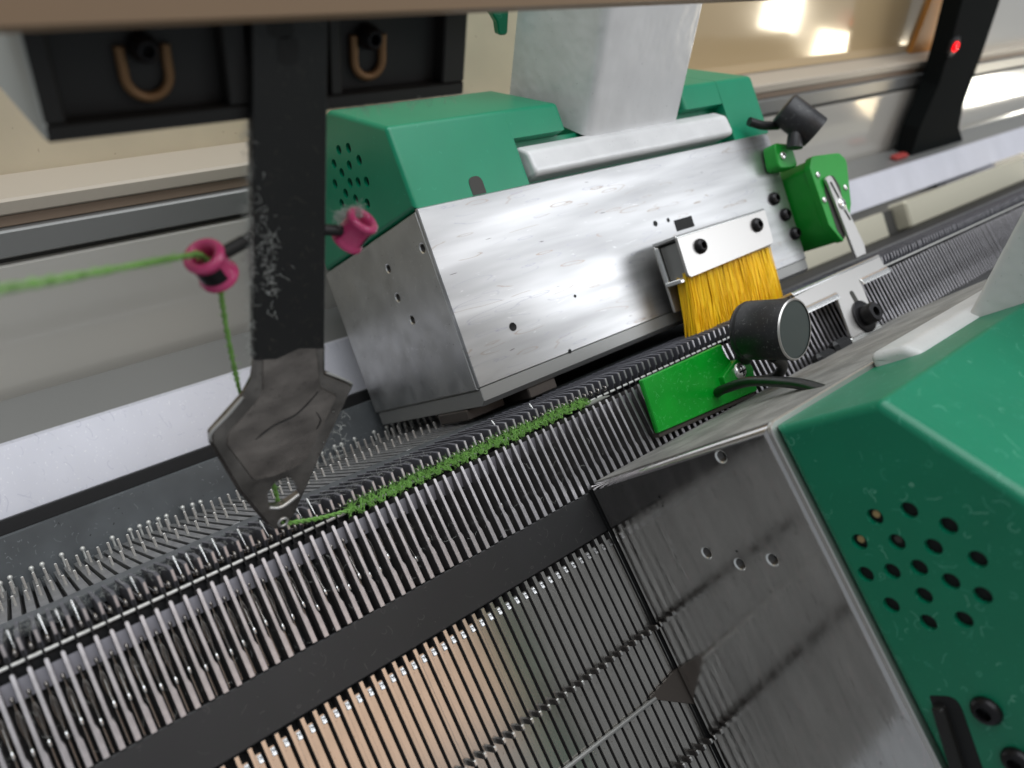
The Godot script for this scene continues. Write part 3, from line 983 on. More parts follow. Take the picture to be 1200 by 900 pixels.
func rear_carriage() -> void:
	var t := thing("rear_carriage", "rear carriage block of bright aluminium under a green cover", "carriage", Vector3(161, 5, -25), "rear")
	var b := mb()
	b.prism(V2([26.6, 11.6, 26.6, 83.9, 124, 83.9, 124, 11.6]), Vector3.ZERO, Vector3.FORWARD, Vector3.UP, Vector3.RIGHT, 161, 392, 0.6, 0.6, 1, [[Vector2(30.4, 70.3), 2.1, 0.3], [Vector2(61.8, 70.2), 2.1, 0.3], [Vector2(62.5, 57.6), 2.1, 0.3], [Vector2(57.0, 46.6), 2.1, 0.3]])
	part("block", b, M.rear_block, t)
	b = mb()
	b.prism(rounded(V2([161.1, 12.3, 391.9, 12.3, 391.9, 84.6, 161.1, 84.6]), [0.3, 0.3, 4, 0.4], 4), Vector3.ZERO, Vector3.RIGHT, Vector3.UP, Vector3.BACK, -26.5, -25.0, 0.0, 0.4)
	part("end_plate", b, M.end_plate, t)
	b = mb()
	b.prism(V2([27.5, 5.0, 25.3, 7.0, 25.3, 12.2, 26.5, 12.2, 26.5, 11.5, 122, 11.5, 122, 5.0]), Vector3.ZERO, Vector3.FORWARD, Vector3.UP, Vector3.RIGHT, 161.6, 391.5, 0.3, 0.3)
	part("cam_plate", b, M.strip, t)
	for q in [[133.0, 152.0, 54.0], [156.0, 171.0, 41.0]]:
		b = mb()
		b.box(Vector3(q[0] + 28, 0.4, -q[2] + 14), Vector3(q[1] + 28, 4.9, -q[2] - 10), 0.5)
		part("cam", b, M.brown, t)
	for q in [[30.4, 70.3], [61.8, 70.2], [62.5, 57.6], [57.0, 46.6]]:
		threaded_hole(t, Vector3(161, q[1], -q[0]), Vector3.LEFT, 1.7)
	for q in [[185.7, 30.4, 1.5], [283.7, 54.1, 1.2], [293.0, 54.0, 0.9], [209.6, 12.8, 0.8], [222.0, 34.0, 0.6]]:
		b = mb()
		b.lathe(Vector3(q[0], q[1], -24.98), Vector3.BACK, [Vector2(0.06, q[2] * 1.2), Vector2(0.06, q[2] * 1.02), Vector2(0.03, q[2]), Vector2(0.03, 0)], 16)
		part("drilled_hole", b, M.screw_hole, t)
	b = mb()
	b.box(Vector3(296.5, 47.5, -25.1), Vector3(310, 53, -24.9))
	part("slot_opening", b, M.screw_hole, t)
	# dark screws beside the clamp
	for q in [[382.5, 49.0], [388.0, 39.0], [391.5, 27.5]]:
		screw(t, Vector3(q[0] - 4, q[1], -25), Vector3.BACK, 3.6, 3.2, M.screw)
	# the green cover: folded sheet with a window for the bridge's foot
	var prof := rounded(V2([26.2, 84.7, 27.0, 117.2, 66, 140.6, 112, 144, 123, 136, 123, 84.7]), [0, 3, 4, 4, 4, 0], 4)
	b = mb()
	b.prism(prof, Vector3.ZERO, Vector3.FORWARD, Vector3.UP, Vector3.RIGHT, 161.2, 219.0, 2.2, 0.2, 3, vents(4.0))
	b.prism(prof, Vector3.ZERO, Vector3.FORWARD, Vector3.UP, Vector3.RIGHT, 363.5, 396.0, 0.2, 2.2, 3)
	var top := rounded(V2([27.0, 105.0, 27.2, 117.2, 66, 140.6, 112, 144, 123, 136, 123, 105.0]), [0, 3, 4, 4, 4, 0], 4)
	b.prism(top, Vector3.ZERO, Vector3.FORWARD, Vector3.UP, Vector3.RIGHT, 219.0, 250.0, 0.0, 2.0, 3)
	b.prism(top, Vector3.ZERO, Vector3.FORWARD, Vector3.UP, Vector3.RIGHT, 333.0, 363.5, 2.0, 0.0, 3)
	b.prism(V2([34, 84.8, 34, 105, 121, 105, 121, 84.8]), Vector3.ZERO, Vector3.FORWARD, Vector3.UP, Vector3.RIGHT, 219.0, 363.5)
	var cover := part("cover", b, M.green_rear, t)
	for i in range(0, VENTS.size(), 2):
		b = mb()
		b.lathe(Vector3(162.6, VENTS[i + 1] + 4.0, -VENTS[i]), Vector3.LEFT, [Vector2(0, 2.3), Vector2(0.02, 0)], 12)
		piece("vent_hole", b.st.commit(), M.screw_hole, cover)
	b = mb()
	b.prism(rounded(V2([189.0, 85.0, 195.8, 85.0, 195.8, 92.5, 189.0, 92.5]), [0, 0, 3.2, 3.2], 5), Vector3.ZERO, Vector3.RIGHT, Vector3.UP, Vector3.BACK, -27.0, -26.1)
	piece("notch", b.st.commit(), M.groove, cover)

	# the painted bridge over the rear carriage
	t = thing("rear_bridge_bracket", "grey painted bracket rising from the green rear cover", "bracket", Vector3(220, 87, -25), "rear")
	b = mb()
	b.prism(rounded(V2([22.0, 87.0, 23.5, 97.5, 29, 101.5, 36, 103, 36, 87.0]), [3, 4, 3, 0, 0], 5), Vector3.ZERO, Vector3.FORWARD, Vector3.UP, Vector3.RIGHT, 221, 361, 1.6, 4.0, 4)
	part("foot", b, M.grey_paint, t)
	b = mb()
	var mid := func(p: Vector3) -> Vector3: return to_rear(p)
	# a folded sheet: front face and left flank, upright in machine axes
	var up := to_rear(Vector3(0, 1, 0)) - to_rear(Vector3.ZERO)
	var back := to_rear(Vector3(0, 0, -1)) - to_rear(Vector3.ZERO)
	var o := to_rear(Vector3(0, 0, -93))
	b.prism(rounded(V2([261, 0, 324, 0, 324, 56, 261, 56]), [5, 1, 0, 0], 5), o, Vector3.RIGHT, back, up, 62, 150)
	part("column", b, M.grey_paint, t)
	t = thing("cover_tab", "small dark green tab hanging beside the grey bracket", "tab", Vector3(0, 0, 0))
	b = mb()
	b.prism(rounded(V2([244, 130, 244.2, 104, 248.7, 99, 250.3, 93.5, 255.6, 93.3, 253.4, 130]), [0, 2, 2, 2, 2, 0], 3), Vector3.ZERO, Vector3.RIGHT, Vector3.UP, Vector3.BACK, -152, -148, 0.6, 0.6)
	part("tab_sheet", b, M.green, t)


# ---------------------------------------------------------------- front carriage
func front_carriage() -> void:
	var t := thing("front_carriage", "front carriage block of scratched aluminium under a dark green cover", "carriage", Vector3(168.2, 1, 25.6), "front")
	var b := mb()
	b.prism(V2([25.6, 1.2, 25.6, 84.4, 150, 84.4, 150, 1.2]), Vector3.ZERO, Vector3.BACK, Vector3.UP, Vector3.RIGHT, 168.2, 400, 2.2, 0.5, 4, [[Vector2(29.6, 65.2), 2.05, 0.3], [Vector2(56.5, 41.9), 2.05, 0.3], [Vector2(61.5, 52.8), 2.05, 0.3], [Vector2(61.6, 65.3), 2.05, 0.3]])
	part("block", b, M.block, t)
	b = mb()
	b.box(Vector3(171.5, 1.4, 25.2), Vector3(399.8, 83.2, 25.75), 0.1)
	part("dusty_end_face", b, M.dusty, t)
	b = mb()
	b.prism(V2([26.9, -0.1, 26.9, 1.1, 148, 1.1, 148, -0.1]), Vector3.ZERO, Vector3.BACK, Vector3.UP, Vector3.RIGHT, 168.6, 399)
	part("slide_plate", b, M.bed, t)
	for q in [[29.6, 65.2], [56.5, 41.9], [61.5, 52.8], [61.6, 65.3]]:
		threaded_hole(t, Vector3(168.2, q[1], q[0]), Vector3.LEFT, 1.65)
	for q in [[36.0, 33.5, 0.45], [57.5, 54.0, 0.35], [39.0, 33.0, 0.3]]:
		b = mb()
		b.lathe(Vector3(168.15, q[1], q[0]), Vector3.LEFT, [Vector2(0, q[2]), Vector2(0.05, q[2]), Vector2(0.06, 0)], 10)
		part("pit", b, M.screw_hole, t)
	b = mb()
	var trim := rounded(V2([25.0, 0, 150, 0, 150, 232, 25.0, 232]), [3.5, 0, 0, 0], 5)
	b.prism(trim, Vector3(167.5, 0, 0), Vector3.BACK, Vector3.RIGHT, Vector3.UP, 84.45, 86.1, 0.15, 0.3)
	part("trim_plate", b, M.bare, t)
	var prof := rounded(V2([26.6, 86.2, 28.3, 116.5, 57.5, 137.2, 165, 141, 165, 86.2]), [0, 2.6, 5, 0, 0], 5)
	b = mb()
	b.prism(prof, Vector3.ZERO, Vector3.BACK, Vector3.UP, Vector3.RIGHT, 168.6, 399, 2.6, 2.6, 4, vents(0.0))
	var cover := part("cover", b, M.green, t)
	for i in range(0, VENTS.size(), 2):
		b = mb()
		b.lathe(Vector3(170.0, VENTS[i + 1], VENTS[i]), Vector3.LEFT, [Vector2(0, 2.4), Vector2(0.02, 0)], 12)
		piece("vent_hole", b.st.commit(), M.screw_hole, cover)
	# brass inside, showing through two of the vents
	for q in [[54.8, 101.6, 1.0], [60.4, 94.2, 1.1], [61.8, 103.9, 0.8]]:
		b = mb()
		b.lathe(Vector3(169.7, q[1], q[0] - 0.3), Vector3.LEFT, [Vector2(0, 1.0), Vector2(0.1, 1.0), Vector2(0.12, 0.0)], 8)
		piece("brass_fitting", b.st.commit(), M.fitting if q[2] > 0.9 else M.brown, cover)
	b = mb()
	b.prism(rounded(V2([101.6, 92.2, 101.4, 99.5, 140, 93.5, 140, 84.0]), [0.6, 3.2, 0, 0], 4), Vector3.ZERO, Vector3.BACK, Vector3.UP, Vector3.RIGHT, 168.5, 168.7)
	piece("slot", b.st.commit(), M.screw_hole, cover)
	b = mb()
	b.prism(rounded(V2([103.6, 92.3, 103.8, 95.4, 140, 88.6, 140, 84.8]), [1, 1, 0, 0], 3), Vector3.ZERO, Vector3.BACK, Vector3.UP, Vector3.RIGHT, 166.4, 169.5, 0.6, 0.0)
	part("lever", b, M.carrier, t)
	screw(t, Vector3(168.6, 105.0, 104.7), Vector3.LEFT, 3.5, 2.2, M.screw)
	screw(t, Vector3(168.6, 106.2, 117.2), Vector3.LEFT, 3.5, 2.2, M.screw)

	t = thing("front_bridge_bracket", "white painted bracket standing on the front carriage at the right", "bracket", Vector3(212, 87, 22), "front")
	b = mb()
	b.prism(rounded(V2([22.0, 86.2, 23.5, 97.5, 27, 101.5, 36, 103, 36, 86.2]), [3, 4, 3, 0, 0], 5), Vector3.ZERO, Vector3.BACK, Vector3.UP, Vector3.RIGHT, 221, 361, 2.5, 4.0, 4)
	part("foot", b, M.white_paint, t)
	b = mb()
	var up := to_front(Vector3(0, 1, 0))
	var ahead := to_front(Vector3(0, 0, 1))
	b.prism(rounded(V2([261, 0, 324, 0, 324, 50, 261, 50]), [3, 3, 0, 0], 4), to_front(Vector3(0, 0, 82)), Vector3.RIGHT, ahead, up, 58, 150)
	part("column", b, M.white_paint, t)


# ---------------------------------------------------------------- fittings at the right end of the rear carriage
func rear_clamp() -> void:
	var t := thing("green_clamp", "bright green clamp with an arched slot right of the rear carriage", "clamp", Vector3(393, 15, -10), "rear")
	var b := mb()
	b.prism(rounded(V2([394.5, 26, 392.8, 58, 398, 64, 425, 62, 430.5, 57, 422, 33, 417, 27, 403, 14.5]), [0, 3, 5, 4, 4, 2, 1, 1], 4), Vector3.ZERO, Vector3.RIGHT, Vector3.UP, Vector3.FORWARD, 8, 12, 0.6, 0.2, 2)
	part("front_plate", b, M.vivid_rear, t)
	b = mb()
	b.prism(rounded(V2([394, 27, 393.6, 57.5, 399, 62.5, 424, 61, 429, 56.5, 421, 33, 416, 28, 403, 15]), [0, 2, 3, 3, 3, 1, 1, 1], 3), Vector3.ZERO, Vector3.RIGHT, Vector3.UP, Vector3.FORWARD, 12.05, 36, 0.0, 0.5, 1)
	part("clamp_body", b, M.vivid_rear, t)
	b = mb()
	b.prism(rounded(V2([400.2, 22, 399.4, 44, 404, 51.5, 412, 51, 415.5, 44, 411, 22, 404, 15.6]), [1, 3, 4, 4, 3, 1, 1], 4), Vector3.ZERO, Vector3.RIGHT, Vector3.UP, Vector3.FORWARD, 7.8, 8.2)
	part("slot", b, M.groove, t)
	for q in [[397.5, 53.5], [396.5, 39.5], [420.0, 42.5]]:
		screw(t, Vector3(q[0], q[1], -7.8), Vector3.BACK, 1.7, 1.0, M.bright, "cross")
	b = mb()
	b.prism(rounded(V2([378, 63, 396, 61, 396, 74, 381, 77]), 3, 3), Vector3.ZERO, Vector3.RIGHT, Vector3.UP, Vector3.FORWARD, 16, 24, 0.6, 0.6)
	part("ear", b, M.vivid_rear, t)
	screw(t, Vector3(384.5, 69, -15.8), Vector3.BACK, 2.2, 1.2, M.bright, "cross")

	t = thing("slotted_strip", "slotted aluminium strip screwed into the arched slot of the green clamp", "strip", Vector3(405, 5, -5), "rear")
	b = mb()
	b.prism(rounded(V2([401.0, 46, 399.6, 50.5, 405.5, 51.5, 407.5, 47, 418, 9, 417, 4, 406.5, 4]), [0, 3, 3, 0, 0, 0, 0], 4), Vector3.ZERO, Vector3.RIGHT, Vector3.UP, Vector3.BACK, -7.0, -5.4, 0.2, 0.2)
	part("strip_plate", b, M.bare, t)
	for q in [[403.4, 47.5, 406.8, 38.0], [408.6, 31.0, 411.4, 24.5]]:
		b = mb()
		b.prism(V2([q[0] - 0.9, q[1], q[0] + 0.9, q[1] + 0.3, q[2] + 0.9, q[3] + 0.3, q[2] - 0.9, q[3]]), Vector3.ZERO, Vector3.RIGHT, Vector3.UP, Vector3.BACK, -5.5, -5.35)
		part("long_hole", b, M.screw_hole, t)
	screw(t, Vector3(407.6, 34.6, -5.3), Vector3.BACK, 3.0, 1.4, M.bright, "cross")

	# the farther of the two black round sensors
	var axis := to_rear(Vector3(0.40, -0.42, 0.81)) - to_rear(Vector3.ZERO)
	var c := to_rear(Vector3(393.5, 62.5, -66))
	t = thing("round_sensor", "black round sensor above the green clamp of the rear carriage", "sensor", c, "rear", "")
	b = mb()
	b.lathe(c, axis, [Vector2(-11, 0), Vector2(-11, 7.6), Vector2(-9.8, 8.8), Vector2(10, 9.0), Vector2(10.6, 8.6), Vector2(10.6, 7.8)], 40)
	part("sensor_body", b, M.sensor, t)
	b = mb()
	b.lathe(c, axis, [Vector2(10.3, 7.9), Vector2(10.35, 0)], 40)
	part("sensor_face", b, M.sensor_face, t)
	b = mb()
	b.tube(curve([c, c + Vector3(-5, -8, -2), c + Vector3(-7, -13, -3)], 4), 4.2, 12)
	part("stem", b, M.sensor, t)
	b = mb()
	b.tube(curve([c + Vector3(-4, 2, -10), c + Vector3(-14, 4, -12), c + Vector3(-22, 8, -14)], 5), 2.4, 10)
	part("cable", b, M.cable, t)


# ---------------------------------------------------------------- the yellow brush
func brush() -> void:
	var t := thing("cleaning_brush", "yellow bristle brush in an aluminium holder on the rear carriage", "brush", Vector3(271, 25, -5), "rear")
	var b := mb()
	b.prism(rounded(V2([271.3, 25.0, 338.6, 26.9, 339.5, 44.0, 271.6, 43.6]), [2.6, 2.6, 0.4, 0.4], 4), Vector3.ZERO, Vector3.RIGHT, Vector3.UP, Vector3.BACK, -6.4, -5.0, 0.2, 0.25)
	part("front_plate", b, M.bare, t)
	b = mb()
	b.prism(rounded(V2([5.0, 43.6, 5.3, 44.6, 6.2, 44.9, 20, 44.9, 20, 43.5, 6.4, 43.5]), 0.2, 2), Vector3.ZERO, Vector3.FORWARD, Vector3.UP, Vector3.RIGHT, 271.5, 339.4, 0.15, 0.15)
	part("top_flange", b, M.bright, t)
	b = mb()
	b.prism(rounded(V2([18.5, 12, 20, 12, 20, 43.4, 18.5, 43.4]), 0.2, 2), Vector3.ZERO, Vector3.FORWARD, Vector3.UP, Vector3.RIGHT, 271.2, 338, 0.2, 0.2)
	part("back_plate", b, M.bare, t)
	b = mb()
	b.box(Vector3(273, 26, -6.6), Vector3(338, 42, -17.5), 0.4)
	part("brush_back", b, M.strip, t)
	b = mb()
	b.box(Vector3(269.5, 24.0, -8.5), Vector3(273.5, 26.0, -18.0), 0.3)
	b.box(Vector3(269.8, 24.5, -16.0), Vector3(271.0, 42.5, -18.2), 0.3)
	part("side_clip", b, M.bright, t)
	screw(t, Vector3(284.6, 36.9, -5.0), Vector3.BACK, 3.5, 2.6, M.screw)
	screw(t, Vector3(329.0, 38.0, -5.0), Vector3.BACK, 3.5, 2.6, M.screw)
	var mats: Array = [M.bristle, M.bristle_dark]
	for tone in 2:
		b = mb()
		for k in 1100:
			var u := rng.randf()
			var x := lerpf(273.0, 338.0, u)
			var r := rng.randf_range(7.0, 13.5)
			var lean := (u - 0.5) * 5.0 + rng.randfn() * 0.8
			var low := -1.5 + rng.randfn() * 0.7
			b.tube([Vector3(x, 28, -r), Vector3(x + lean * 0.5 - 0.6, 13, -r - 1.0 + rng.randfn() * 0.3), Vector3(x + lean - 2.0, low, -r - 2.0 + rng.randfn() * 0.7)], [0.24, 0.24, 0.2], 4)
		var br := part("bristles", b, mats[tone], t)
		br.set_meta("kind", "stuff")


# ---------------------------------------------------------------- the small sheet bracket over the gap
func guide_bracket() -> void:
	var t := thing("sheet_bracket", "small folded aluminium bracket with a slot lying over the needle gap", "bracket", Vector3(340, 8, 0), "front")
	var b := mb()
	b.prism(rounded(V2([316, -6.3, 397.5, -8.6, 397.5, -1.2, 371, -0.4, 366, 23.5, 341.5, 23.0, 346.5, 0.2, 316, 0.2]), [0.5, 0.5, 0.5, 1, 1, 1, 1, 0.5], 3), Vector3.ZERO, Vector3.RIGHT, Vector3.BACK, Vector3.UP, 7.2, 8.4, 0.1, 0.2)
	part("web", b, M.bare, t)
	b = mb()
	b.prism(rounded(V2([-8.0, 8.4, -8.6, 7.6, -8.6, -1, -7.4, -1, -7.4, 7.1, -6.5, 8.4]), 0.3, 2), Vector3.ZERO, Vector3.BACK, Vector3.UP, Vector3.RIGHT, 316, 397.5, 0.2, 0.2)
	part("upper_flange", b, M.bright, t)
	for q in [[316.0, 347.0, 0.1], [370.5, 398.5, -1.0]]:
		b = mb()
		b.prism(rounded(V2([q[2] - 0.2, 7.3, q[2] - 0.2, 8.4, q[2] + 0.9, 9.4, q[2] + 3.4, 9.6, q[2] + 3.4, 8.6, q[2] + 1.4, 8.4]), 0.2, 2), Vector3.ZERO, Vector3.BACK, Vector3.UP, Vector3.RIGHT, q[0], q[1], 0.2, 0.2)
		part("lip", b, M.bright, t)
	b = mb()
	b.box(Vector3(341.5, 3.2, 22.9), Vector3(369.5, 8.2, 30.0), 0.6)
	part("foot", b, M.bright, t)
	b = mb()
	b.prism(rounded(V2([357, 2.5, 360.6, 2.5, 361.5, 14, 357.8, 14]), 1.5, 4), Vector3.ZERO, Vector3.RIGHT, Vector3.BACK, Vector3.UP, 8.3, 8.46)
	part("slot", b, M.groove, t)
	b = mb()
	b.lathe(Vector3(358.5, 8.4, 16.5), Vector3.UP, [Vector2(0, 8.2), Vector2(0.9, 8.2), Vector2(1.1, 7.8), Vector2(1.1, 4.8)], 32)
	part("washer", b, M.screw, t)
	screw(t, Vector3(358.5, 9.5, 16.5), Vector3.UP, 5.0, 6.2, M.screw, "cap")
	t = thing("rubber_pad", "black rubber pad beside the foot of the aluminium bracket, nearer the sensor", "pad", Vector3(316, 2, 25), "front")
	b = mb()
	b.box(Vector3(311, 3, 22), Vector3(325, 9.5, 28.5), 1.8)
	part("pad_body", b, M.cable, t)
	t = thing("rubber_pad", "black rubber pad touching the slotted tab of the aluminium bracket", "pad", Vector3(333, 2, 23), "front")
	b = mb()
	b.box(Vector3(326.5, 3, 20.5), Vector3(340.5, 9.5, 27), 1.8)
	part("pad_body", b, M.cable, t)


# ---------------------------------------------------------------- the green sensor bracket at the front
func sensor_bracket() -> void:
	var t := thing("sensor_bracket", "vivid green plastic plate beside the front carriage, in front of the brush", "bracket", Vector3(206, -25, 14), "rear")
	var b := mb()
	b.prism(rounded(V2([206.4, -4.2, 206.1, -25.7, 268.8, -29.5, 270, -21, 264.8, -16.3, 258.5, -12.7, 256.0, -9.5, 256.0, -4.5]), [0.8, 0.8, 1, 1, 2, 4, 2, 0.8], 4), Vector3.ZERO, Vector3.RIGHT, Vector3.UP, Vector3.BACK, 12.0, 14.0, 0.2, 0.4)
	part("plate", b, M.vivid, t)
	b = mb()
	b.prism(rounded(V2([247.5, -16.6, 258.5, -12.5, 265.0, -14.6, 268.0, -19.8, 264, -24.5, 247.5, -21.0]), [1, 4, 4, 4, 2, 1], 5), Vector3.ZERO, Vector3.RIGHT, Vector3.UP, Vector3.BACK, 13.0, 16.8, 0.2, 0.8, 2)
	part("ear", b, M.vivid, t)
	screw(t, Vector3(257.6, -17.6, 16.8), Vector3.BACK, 3.5, 2.0, M.bright, "cross")
	b = mb()
	b.prism(V2([207, -25.9, 268, -29.6, 268, -31.4, 207, -27.6]), Vector3.ZERO, Vector3.RIGHT, Vector3.UP, Vector3.BACK, 9.0, 13.0, 0.2, 0.2)
	part("metal_edge", b, M.brown, t)

	# the nearer black round sensor with its arms and cable
	var axis := to_rear(Vector3(0.05, 0.484, 0.873)) - to_rear(Vector3.ZERO)
	var cap := to_rear(Vector3(263.2, 25.4, 29.8))
	t = thing("round_sensor", "black round sensor with a flat grey face on the vivid green plate", "sensor", cap - axis * 20, "rear")
	b = mb()
	b.lathe(cap, axis, [Vector2(-23.5, 0), Vector2(-23.5, 8.5), Vector2(-22.4, 11.2), Vector2(-20.5, 12.0), Vector2(-19.6, 11.7), Vector2(-19.0, 12.1), Vector2(-0.5, 12.1), Vector2(0.0, 11.7), Vector2(0.0, 11.3)], 56)
	part("sensor_body", b, M.sensor, t)
	b = mb()
	b.lathe(cap, axis, [Vector2(-0.35, 11.4), Vector2(-0.3, 0)], 56)
	part("sensor_face", b, M.sensor_face, t)
	b = mb()
	b.lathe(cap, axis, [Vector2(0.05, 11.3), Vector2(0.1, 11.75), Vector2(-0.45, 12.15)], 56)
	part("rim", b, M.bare, t)
	b = mb()
	b.tube(curve([to_rear(Vector3(257.9, 11.2, 14.9)), to_rear(Vector3(263.8, 2.2, 12.5)), to_rear(Vector3(270.0, -6.6, 10.1)), to_rear(Vector3(274.2, -15.8, 9.7))], 5), 3.6, 14)
	part("stem", b, M.sensor, t)
	b = mb()
	b.tube(curve([to_rear(Vector3(260.0, 11.8, 26.6)), to_rear(Vector3(272.0, 3.1, 26.2)), to_rear(Vector3(276.7, -6.3, 23.1)), to_rear(Vector3(275.7, -11.7, 17.3))], 6), 2.2, 12)
	part("arm", b, M.cable, t)
	b = mb()
	b.tube(curve([to_rear(Vector3(246.5, -9.5, 14.5)), to_rear(Vector3(244.1, -6.3, 16.6)), to_rear(Vector3(241.0, -0.2, 21.0)), to_rear(Vector3(238.1, 11.2, 31.7)), to_rear(Vector3(224.8, 28.7, 52.8)), to_rear(Vector3(213.3, 38.9, 65.8)), to_rear(Vector3(201.7, 47.1, 75.4)), to_rear(Vector3(194, 51.5, 81))], 8), 1.95, 14)
	part("cable", b, M.cable, t)


# ---------------------------------------------------------------- yarn feeder and its carrier
func eyelet(t: Node3D, at: Vector3, axis: Vector3, look: Vector3, size: float, half: float) -> void:
	var b := mb()
	var s := size
	b.lathe(at, axis, [Vector2(-half, 2.0 * s), Vector2(-half, 3.4 * s), Vector2(-half + 0.5, 4.2 * s), Vector2(-half + 1.1, 4.3 * s), Vector2(-half + 1.8, 3.9 * s), Vector2(-half + 2.2, 3.7 * s), Vector2(half - 2.2, 3.7 * s), Vector2(half - 1.8, 3.9 * s), Vector2(half - 1.1, 4.3 * s), Vector2(half - 0.4, 4.1 * s), Vector2(half, 3.4 * s), Vector2(half - 0.1, 2.8 * s), Vector2(half - 0.7, 2.3 * s), Vector2(half - 1.6, 2.1 * s), Vector2(-half, 2.0 * s)], 28)
	var e := part("ceramic_eyelet", b, M.ceramic, t)
	# the dark metal clip showing in the side of the eyelet
	b = mb()
	var w := axis.normalized()
	var side := (look - w * look.dot(w)).normalized()
	var tang := w.cross(side)
	for k in 6:
		var a0 := lerpf(-0.75, 0.75, k / 6.0)
		var a1 := lerpf(-0.75, 0.75, (k + 1) / 6.0)
		var r := 3.76 * s
		var d0 := side * cos(a0) + tang * sin(a0)
		var d1 := side * cos(a1) + tang * sin(a1)
		b.quad4(at - w * (half - 2.4) + d0 * r, at - w * (half - 2.4) + d1 * r, at + w * (half - 2.6) + d1 * r, at + w * (half - 2.6) + d0 * r, d0, d1, d1, d0)
	piece("clip", b.st.commit(), M.screw, e)


